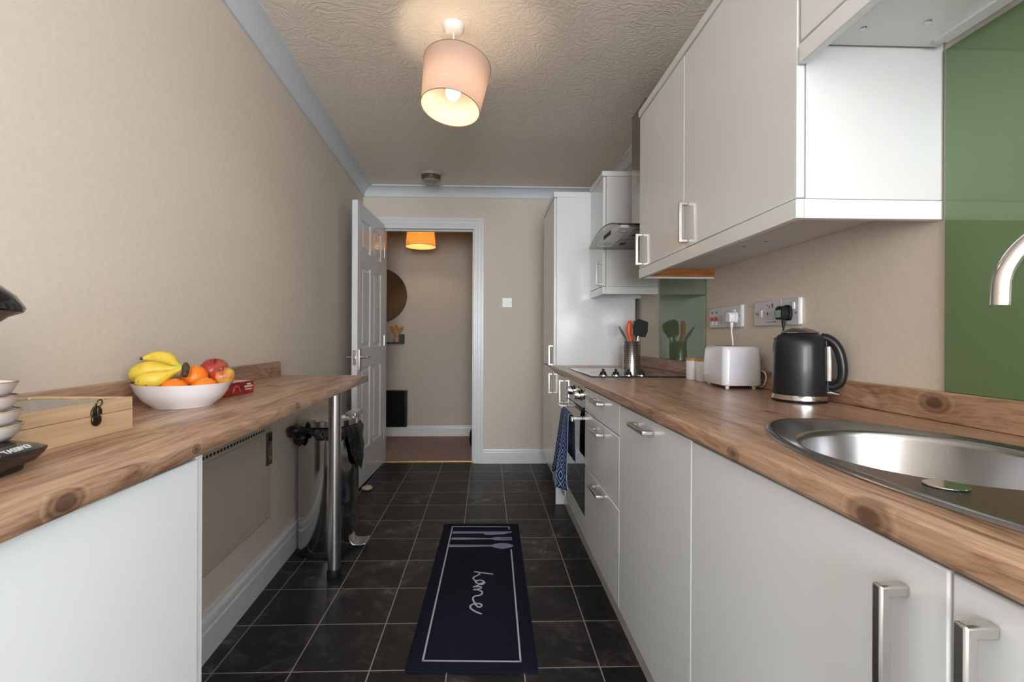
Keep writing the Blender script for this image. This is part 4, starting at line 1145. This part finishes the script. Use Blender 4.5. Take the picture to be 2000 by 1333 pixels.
hexa(bm, [kp(.058, .030, -.017), kp(.072, .030, -.010), kp(.072, .030, .010), kp(.058, .030, .017), kp(.056, .178, -.017), kp(.068, .176, -.010), kp(.068, .176, .010), kp(.056, .178, .017)]); gb = obj('handle_spine', bm, 'kettle', kt, bevel=.004)
gq = kn_ * 1.0
bm = B(); tube(bm, [kp(.0690, .062, .009), kp(.0690, .11, .009), kp(.0675, .158, .009)], [.0058, .0064, .0056], 10); obj('water_gauge', bm, 'gauge', kt, label='clear water gauge')
bm = B(); tube(bm, [kp(.064, .030), kp(.080, .027), kp(.092, .025)], [.007, .006, .0035], 10, flat=1.6); obj('switch', bm, 'steel', kt)
bm = B(); prism(bm, [(-.010, 0), (.010, 0), (0, .020)], 'z', -.006, .004)
bmesh.ops.transform(bm, matrix=T(*(kc - kd * .047 + Vector((0, 0, .180))), rz=math.atan2(kd.y, kd.x) + PI / 2), verts=bm.verts); obj('spout', bm, 'kettle', kt, bevel=.003)

# ---------------------------------------------------------------- toaster
tt = thing('toaster', 'white two slice toaster beside the black kettle', 'toaster', (.915, 1.76, .9105))
def toaster_ring(z, g):
    W2, L2, r = .068 * g, .108 * g, .022
    pts = []
    for (sx, sy, a0) in ((1, 1, 0), (-1, 1, PI / 2), (-1, -1, PI), (1, -1, 3 * PI / 2)):
        for k in range(6):
            a = a0 + PI / 2 * k / 5; pts.append((sx * (W2 - r) + r * math.cos(a), sy * (L2 - r) + r * math.sin(a), z))
    return pts
TM = T(.9175, 1.752, .9105, rz=-.10)
bm = B(); loft(bm, [toaster_ring(z, g) for z, g in ((.012, .97), (.016, 1.0), (.05, 1.0), (.10, .985), (.135, .955), (.146, .925), (.152, .86))]); bmesh.ops.transform(bm, matrix=TM, verts=bm.verts); obj('body', bm, 'toaster', tt, angle=40)
for x in (-.02, .02):
    bm = B(); box(bm, x - .010, x + .010, -.075, .075, .1520, .1526); bmesh.ops.transform(bm, matrix=TM, verts=bm.verts); obj('slot', bm, 'dark', tt)
for sx in (-1, 1):
    for sy in (-1, 1):
        bm = B(); lathe(bm, [(.006, 0), (.008, .013)], 12, TM @ T(sx * .046, sy * .085, 0)); obj('foot', bm, 'whiteplastic', tt)
bm = B(); box(bm, -.012, .012, .106, .120, .100, .112); bmesh.ops.transform(bm, matrix=TM, verts=bm.verts); obj('lever', bm, 'whiteplastic', tt, bevel=.002)

# ---------------------------------------------------------------- canisters
def canister(label):
    t = thing('canister', label, 'canister', (0, 0, 0), 'white canisters with bamboo lids')
    bm = B(); lathe(bm, [(0, 0), (.031, 0), (.0335, .003), (.034, .08), (.033, .083)], 36); obj('jar', bm, 'ceramic', t, angle=50)
    bm = B(); lathe(bm, [(.0335, .083), (.0345, .085), (.0345, .093), (.033, .095), (0, .095)], 36); obj('lid', bm, 'bamboo', t, label='bamboo lid')
    return t
c0 = canister('white canister with bamboo lid furthest from the toaster'); c0.location = (.9135, 2.055, .9105)
c1 = c0.copy(); COL.objects.link(c1); c1['label'] = 'white canister with bamboo lid right behind the toaster'; c1.location = (.9215, 1.975, .9105)
for ch in c0.children:
    c = ch.copy(); COL.objects.link(c); c.parent = c1

# ---------------------------------------------------------------- utensil holder and utensils
uc = Vector((.864, 2.795, .9105))
uh = thing('utensil_holder', 'perforated steel utensil pot standing behind the hob', 'utensil pot', uc)
bm = B(); lathe(bm, [(0, .002), (.048, .002), (.050, .004), (.050, .158), (.0515, .160), (.0505, .162), (.0480, .160), (.0480, .006), (0, .005)], 44, Matrix.Translation(uc), cap=False); up_ = obj('pot', bm, 'steel', uh, angle=40)
bm = B(); lathe(bm, [(.0503, -.0), (.0508, .0), (.0508, .003), (.0503, .003)], 44, Matrix.Translation(uc), cap=False); obj('base_ring', bm, 'dark', uh)
bm = B()
for k in range(32):
    if k % 4 == 3: continue
    a = 2 * PI * k / 32
    for j in range(9):
        z = .035 + j * .0125
        lathe(bm, [(.0028, 0), (.0028, .0006)], 8, T(uc.x + .0498 * math.cos(a), uc.y + .0498 * math.sin(a), uc.z + z, rz=a) @ Matrix.Rotation(PI / 2, 4, 'Y'))
h_ = obj('perforations', bm, 'dark', uh); h_['kind'] = 'stuff'
def U(x, y, z): return Vector((uc.x + x, uc.y + y, uc.z + z))
def utensil(name, label, cat): return thing(name, label, cat, U(0, 0, .01), 'kitchen utensils in the steel pot')
t = utensil('spatula', 'broad black silicone spatula head up in the steel utensil pot', 'spatula')
bm = B(); tube(bm, [U(-.01, -.015, .02), U(.018, -.02, .12), U(.034, -.024, .200)], [.004, .004, .005], 8); obj('handle', bm, 'steel', t)
bm = B(); PV = [(-.036, 0), (.030, -.004), (.040, .03), (.036, .088), (-.022, .100), (-.044, .078), (-.044, .02)]
prism(bm, PV, 'y', -.004, .004); bmesh.ops.transform(bm, matrix=T(uc.x + .044, uc.y - .025, uc.z + .192, ry=.12), verts=bm.verts); obj('blade', bm, 'black', t, bevel=.003)
t = utensil('peeler', 'orange handled utensil in the steel utensil pot', 'utensil')
bm = B(); tube(bm, [U(-.006, -.02, .13), U(-.010, -.02, .17), U(-.022, -.022, .215), U(-.020, -.023, .262), U(-.018, -.024, .284)], [.007, .011, .015, .015, .007], 12, flat=.6); obj('handle', bm, 'silicone_orange', t)
bm = B(); tube(bm, [U(0, -.01, .02), U(-.004, -.018, .14)], .003, 8, smooth=False); obj('shaft', bm, 'steel', t)
t = utensil('tongs', 'slim grey tongs leaning left out of the steel utensil pot', 'tongs')
bm = B(); tube(bm, [U(.0, -.01, .02), U(-.034, -.02, .16), U(-.062, -.026, .210), U(-.084, -.03, .248)], [.005, .005, .0085, .004], 10, flat=.5); obj('arm', bm, mat('dark_grey_nylon', (.10, .10, .095, 1), .4), t)
bm = B(); tube(bm, [U(.008, .0, .02), U(-.030, -.008, .16), U(-.058, -.014, .208), U(-.080, -.022, .245)], [.004, .004, .006, .003], 10, flat=.5); obj('arm', bm, 'steel', t)
t = utensil('whisk', 'thin wire balloon whisk at the back of the steel utensil pot', 'whisk')
bm = B(); tube(bm, [U(.008, .02, .03), U(.008, .02, .16)], .006, 10, smooth=False); obj('handle', bm, 'steel', t)
for k in range(4):
    a = k * PI / 4; c, s = math.cos(a), math.sin(a)
    bm = B(); tube(bm, [U(.008, .02, .155), U(.008 + .014 * c, .02 + .014 * s, .21), U(.008 + .018 * c, .02 + .018 * s, .25), U(.008 + .009 * c, .02 + .009 * s, .275), U(.008, .02, .28), U(.008 - .009 * c, .02 - .009 * s, .275), U(.008 - .018 * c, .02 - .018 * s, .25), U(.008 - .014 * c, .02 - .014 * s, .21), U(.008, .02, .155)], .0009, 5, n=4); obj('wire', bm, 'steel', t)
t = utensil('wooden_spoon', 'brown wooden spoon beside the spatula in the steel pot', 'spoon')
bm = B(); tube(bm, [U(.0, .012, .02), U(.018, .02, .17), U(.024, .023, .235)], [.005, .0055, .006], 10); obj('handle', bm, 'woodspoon', t)
bm = B(); ellipsoid(bm, U(.026, .025, .258), .016, .006, .028, 16, 10); obj('spoon_head', bm, 'woodspoon', t)
t = utensil('ladle', 'dark serving spoon leaning right behind the black spatula', 'ladle')
bm = B(); tube(bm, [U(.006, .0, .02), U(.044, .004, .165), U(.060, .006, .20)], [.004, .004, .005], 8); obj('handle', bm, 'steel', t)
bm = B(); ellipsoid(bm, (0, 0, 0), 1, 1, 1, 16, 10, M4=T(uc.x + .070, uc.y + .008, uc.z + .232, ry=.35) @ Matrix.Diagonal((.017, .008, .040, 1))); obj('bowl', bm, 'black', t)

# ---------------------------------------------------------------- ceiling things
lx_, ly_ = -.141, 1.965
pl = thing('pendant_lamp', 'lit blush pink drum pendant lamp hanging from the kitchen ceiling', 'lamp', (lx_, ly_, 2.02))
bm = B(); lathe(bm, [(.016, -.030), (.034, -.026), (.043, -.014), (.045, 0)], 36, T(lx_, ly_, H)); obj('ceiling_rose', bm, 'whiteplastic', pl)
bm = B(); tube(bm, [(lx_, ly_, H - .028), (lx_ + .001, ly_, 2.145)], .0032, 8, smooth=False); obj('cord', bm, 'whiteplastic', pl)
SM = T(lx_ + .003, ly_ - .010, 2.122, rx=math.radians(-9.0), ry=math.radians(8.0))
bm = B(); lathe(bm, [(.1205, -.098), (.1395, .098), (.1385, .098), (.1195, -.098), (.1205, -.098)], 56, SM, cap=False); sh = obj('shade', bm, 'shade', pl, angle=60)
bm = B()
for r, z in ((.1205, -.098), (.1395, .098)):
    tube(bm, [SM @ Vector((r * math.cos(2 * PI * k / 48), r * math.sin(2 * PI * k / 48), z)) for k in range(49)], .0016, 6, smooth=False)
obj('rim_trim', bm, mat('taupe_shade_binding', (.25, .17, .12, 1), .8), sh)
bm = B()
for k in range(3):
    a = 2 * PI * k / 3 + 2.6
    tube(bm, [SM @ Vector((.018 * math.cos(a), .018 * math.sin(a), .025)), SM @ Vector((.08 * math.cos(a), .08 * math.sin(a), .03)), SM @ Vector((.1385 * math.cos(a), .1385 * math.sin(a), .095))], .0017, 6)
tube(bm, [SM @ Vector((.019 * math.cos(2 * PI * k / 24), .019 * math.sin(2 * PI * k / 24), .025)) for k in range(25)], .0017, 6, smooth=False)
obj('shade_carrier', bm, 'whiteplastic', sh)
bm = B(); lathe(bm, [(.017, .01), (.019, .03), (.019, .05), (.010, .066), (.005, .07)], 24, SM); obj('lamp_holder', bm, 'whiteplastic', pl)
bm = B(); ellipsoid(bm, (0, 0, 0), 1, 1, 1, 24, 14, M4=SM @ T(0, 0, -.024) @ Matrix.Diagonal((.030, .030, .034, 1))); lathe(bm, [(.024, -.004), (.014, .016), (.013, .022)], 20, SM); obj('bulb', bm, 'bulb', pl)

al = thing('smoke_alarm', 'round smoke alarm on the ceiling near the doorway', 'smoke alarm', (-.442, 3.75, H - .05))
bm = B(); lathe(bm, [(.078, -.018), (.080, -.013), (.080, 0)], 36, T(-.442, 3.75, H)); obj('base', bm, 'smoke', al)
bm = B(); lathe(bm, [(.068, -.052), (.074, -.042), (.074, -.018)], 36, T(-.442, 3.75, H)); obj('vent_ring', bm, 'smokedark', al)
bm = B(); lathe(bm, [(0, -.064), (.040, -.064), (.058, -.060), (.068, -.052)], 36, T(-.442, 3.75, H)); obj('cap', bm, 'smoke', al)

ls = thing('light_switch', 'white light switch on the far wall right of the doorway', 'switch', (.179, YB, 1.352))
bm = B(); box(bm, .135, .222, YB - .012, YB - .0003, 1.352, 1.436); obj('plate', bm, 'whiteplastic', ls, bevel=.003)
bm = B(); box(bm, .172, .185, YB - .017, YB - .012, 1.382, 1.408); obj('rocker', bm, 'whiteplastic', ls, bevel=.001)
for x in (.147, .210):
    bm = B(); lathe(bm, [(.003, 0), (.0025, .0008)], 10, T(x, YB - .0121, 1.394, rx=PI / 2)); obj('screw', bm, 'grey', ls)

# ---------------------------------------------------------------- floor mat with printed cutlery and script
FL, FR, NR, NL = Vector((-.239, 2.762)), Vector((.190, 2.754)), Vector((.174, 1.531)), Vector((-.261, 1.546))
def mp_(u, v): # u 0..1 left to right, v 0..1 near to far
    a = NL.lerp(NR, u); b = FL.lerp(FR, u); q = a.lerp(b, v); return (q.x, q.y)
fm = thing('floor_mat', 'long navy kitchen mat printed with cutlery and a handwritten word on the tiled floor', 'mat', (-.035, 2.15, 0))
bm = B()
ou = [mp_(0, 0), mp_(1, 0), mp_(1, 1), mp_(0, 1)]
ring = []
for k in range(4):
    p, q = Vector(ou[k]), Vector(ou[(k + 1) % 4])
    for i in range(12): ring.append(p.lerp(q, i / 12))
c = Vector((-.035, 2.15))
A = [bm.verts.new((p.x, p.y, .0008)) for p in ring]; A2 = [bm.verts.new((p.x, p.y, .006)) for p in ring]; A3 = [bm.verts.new((c.x + (p.x - c.x) * .985, c.y + (p.y - c.y) * .994, .0078)) for p in ring]
n = len(ring)
for i in range(n):
    j = (i + 1) % n; bm.faces.new((A[i], A[j], A2[j], A2[i])); bm.faces.new((A2[i], A2[j], A3[j], A3[i]))
bm.faces.new(A3); bm.faces.new(A[::-1])
obj('pile', bm, 'matnavy', fm, angle=40)
ZM = .0079
def ribbon(bm, pts, w, closed=False):
    for a, b in zip(pts, pts[1:]):
        a, b = Vector(a), Vector(b); d = b - a
        if d.length < 1e-6: continue
        d.normalize(); nn = Vector((-d.y, d.x)) * w; e = d * w * .6
        q = [a - e + nn, b + e + nn, b + e - nn, a - e - nn]
        prism(bm, [(p.x, p.y) for p in q], 'z', ZM - .0015, ZM + .0004)
bm = B()
bFL, bFR, bNR, bNL = (-.189, 2.716), (.134, 2.706), (.119, 1.579), (-.208, 1.591)
ribbon(bm, [(.1335, 2.672), bFR, bFL, bNL, bNR, (.1315, 2.415)], .0032); obj('border_line', bm, 'matline', fm, smooth=False)
def flat(bm, pts): prism(bm, pts, 'z', ZM - .0015, ZM + .0004)
bm = B(); flat(bm, [(-.182, 2.619), (-.182, 2.648), (.02, 2.642), (.147, 2.640), (.147, 2.628), (.10, 2.606), (.04, 2.597), (.0, 2.597), (-.015, 2.618)]); obj('printed_knife', bm, 'matprint', fm, smooth=False)
bm = B(); flat(bm, [(-.181, 2.540), (-.186, 2.552), (-.181, 2.566), (-.12, 2.566), (.03, 2.556), (.055, 2.568), (.085, 2.568), (.085, 2.526), (.055, 2.528), (.03, 2.543), (-.12, 2.538)])
for a in (2.526, 2.541, 2.556): flat(bm, [(.080, a), (.143, a + .001), (.143, a + .009), (.080, a + .009)])
obj('printed_fork', bm, 'matprint', fm, smooth=False)
bm = B(); flat(bm, [(-.187, 2.452), (-.192, 2.464), (-.187, 2.477), (.03, 2.471), (.055, 2.485), (.085, 2.493), (.115, 2.487), (.142, 2.468), (.146, 2.460), (.142, 2.450), (.115, 2.432), (.085, 2.424), (.055, 2.434), (.03, 2.453), (-.12, 2.450)]); obj('printed_spoon', bm, 'matprint', fm, smooth=False)
# handwritten word, traced as strokes on the mat (text runs toward the camera)
CAMR = cam.matrix_world.to_3x3(); CAMP = cam.matrix_world.translation
def on_floor(px, py, z=ZM):
    d = CAMR @ Vector(((px - 978) / F_PX, -(py - 660) / F_PX, -1)); t = (z - CAMP.z) / d.z; q = CAMP + d * t; return Vector((q.x, q.y, 0))
STK = [(655, 712), (540, 697), (425, 683), (455, 684), (484, 692), (484, 712), (455, 730), (418, 748), (408, 764), (422, 782), (436, 800),
       (455, 822), (490, 838), (525, 836), (548, 818), (530, 796), (490, 786), (455, 794), (440, 812), (470, 830), (520, 822), (540, 812), (500, 832), (450, 858), (410, 872),
       (455, 866), (505, 872), (500, 888), (460, 898), (415, 906), (465, 906), (510, 926), (518, 952), (490, 974),
       (430, 986), (404, 1008), (412, 1045), (436, 1085), (462, 1116), (492, 1120), (514, 1102), (496, 1082), (455, 1077), (400, 1088), (370, 1112), (382, 1142), (420, 1168), (465, 1190), (515, 1208)]
W3 = [on_floor(860 + x / 6.347, 1010 + y / 6.347) for x, y in STK]
def stroke(bm, P, w):
    L, R = [], []
    for i, p in enumerate(P):
        d = (P[min(i + 1, len(P) - 1)] - P[max(i - 1, 0)]); d.normalize(); nn = Vector((-d.y, d.x, 0)) * w
        z = ZM + .0004 + i * 3e-6
        for A, q in ((L, p + nn), (R, p - nn)): A.append((bm.verts.new((q.x, q.y, z)), bm.verts.new((q.x, q.y, ZM - .001))))
    for i in range(len(P) - 1):
        bm.faces.new((L[i][0], L[i + 1][0], R[i + 1][0], R[i][0])); bm.faces.new((L[i][0], L[i][1], L[i + 1][1], L[i + 1][0])); bm.faces.new((R[i][0], R[i + 1][0], R[i + 1][1], R[i][1]))
bm = B(); stroke(bm, smooth_path(W3, 5), .0036); obj('handwritten_word', bm, 'matline', fm, smooth=False, label='the word home in looping script')

# ---------------------------------------------------------------- hallway
hl = thing('pendant_lamp', 'lit amber drum pendant lamp in the hallway seen through the doorway', 'lamp', (-.652, 4.70, 1.985))
bm = B(); lathe(bm, [(.147, 1.985), (.128, 2.190), (.127, 2.190), (.146, 1.985), (.147, 1.985)], 48, T(-.652, 4.70, 0), cap=False); hs = obj('shade', bm, 'shadeamber', hl, angle=60)
bm = B(); tube(bm, [(-.652 + .147 * math.cos(2 * PI * k / 40), 4.70 + .147 * math.sin(2 * PI * k / 40), 1.985) for k in range(41)], .0016, 6, smooth=False); obj('rim_trim', bm, 'tanrim', hs)
bm = B(); tube(bm, [(-.652, 4.70, H), (-.652, 4.70, 2.13)], .003, 8, smooth=False); obj('cord', bm, 'whiteplastic', hl)
bm = B(); lathe(bm, [(.018, 2.10), (.018, 2.14), (.006, 2.15)], 18, T(-.652, 4.70, 0)); obj('lamp_holder', bm, 'whiteplastic', hl)
bm = B(); ellipsoid(bm, (-.652, 4.70, 2.072), .03, .03, .033, 20, 12); obj('bulb', bm, 'bulb2', hl)

mr = thing('round_mirror', 'round mirror with a thin dark frame on the hallway wall', 'mirror', (-1.171, 5.24, 1.25))
MM = T(-1.171, 5.2395, 1.547, rx=PI / 2)
bm = B(); lathe(bm, [(.290, 0), (.2975, 0), (.2975, .022), (.290, .022), (.290, 0)], 64, MM, cap=False); obj('frame', bm, 'blackwood', mr, angle=30)
bm = B(); lathe(bm, [(0, .004), (.2905, .004), (.2905, .010), (0, .010)], 64, MM); obj('glass', bm, 'mirror', mr, angle=30)

sf = thing('picture_ledge', 'black wall ledge under the round mirror in the hallway', 'shelf', (-1.15, 5.18, 1.02))
bm = B(); box(bm, -1.42, -.900, 5.12, 5.2395, 1.020, 1.036); obj('board', bm, 'blackwood', sf, bevel=.001)
bm = B(); box(bm, -.935, -.900, 5.12, 5.2395, 1.036, 1.122); obj('end_block', bm, 'blackwood', sf, bevel=.001)
vs = thing('vase', 'blush pink vase of dried pampas grass on the black hallway ledge', 'vase', (-.975, 5.175, 1.0365))
bm = B(); lathe(bm, [(0, 0), (.026, 0), (.034, .012), (.037, .030), (.033, .048), (.020, .058), (.026, .066), (.030, .078), (.024, .092), (.015, .098), (.012, .098), (.012, .08)], 28, T(-.975, 5.175, 1.0365), cap=False); obj('vase_body', bm, 'vase', vs, angle=40)
bm = B()
for k in range(70):
    a = random.uniform(-.95, .95); b = random.uniform(-.35, .35); L = random.uniform(.08, .135)
    p0 = Vector((-.975 + random.uniform(-.006, .006), 5.175 + random.uniform(-.006, .006), 1.10)); d = Vector((math.sin(a) * .75, b * .5, 1)).normalized()
    tube(bm, [p0, p0 + d * L * .5, p0 + d * L + Vector((math.sin(a) * .02, 0, -.008))], [.002, .0105, .002], 5, n=3)
pg = obj('pampas_plumes', bm, 'pampas', vs); pg['kind'] = 'stuff'

hh = thing('panel_heater', 'black glass fronted panel heater low on the hallway wall', 'heater', (-1.2, 5.2, .11))
bm = B(); box(bm, -1.55, -.862, 5.165, 5.2395, .115, .512); hb2 = obj('body', bm, 'heater_black', hh, bevel=.006)
bm = B(); box(bm, -1.545, -.885, 5.160, 5.166, .122, .505); obj('front_panel', bm, 'blackgloss', hb2, bevel=.002)

bg_ = thing('bag', 'dark rounded bag on the hallway carpet half hidden behind the door frame', 'bag', (.0, 4.62, .004))
bm = B(); R2 = []
for z, g in ((.005, .72), (.03, .92), (.09, 1.0), (.16, .96), (.22, .78), (.25, .45), (.258, .1)):
    R2.append([(-.005 + .160 * g * math.cos(2 * PI * k / 28), 4.66 + .10 * g * math.sin(2 * PI * k / 28), z) for k in range(28)])
loft(bm, R2); obj('body', bm, 'bag', bg_, angle=60)
bm = B(); tube(bm, [(-.05, 4.66, .25), (-.045, 4.66, .285), (0, 4.66, .30), (.045, 4.66, .285), (.05, 4.66, .25)], .006, 8); obj('handle', bm, 'bag', bg_)
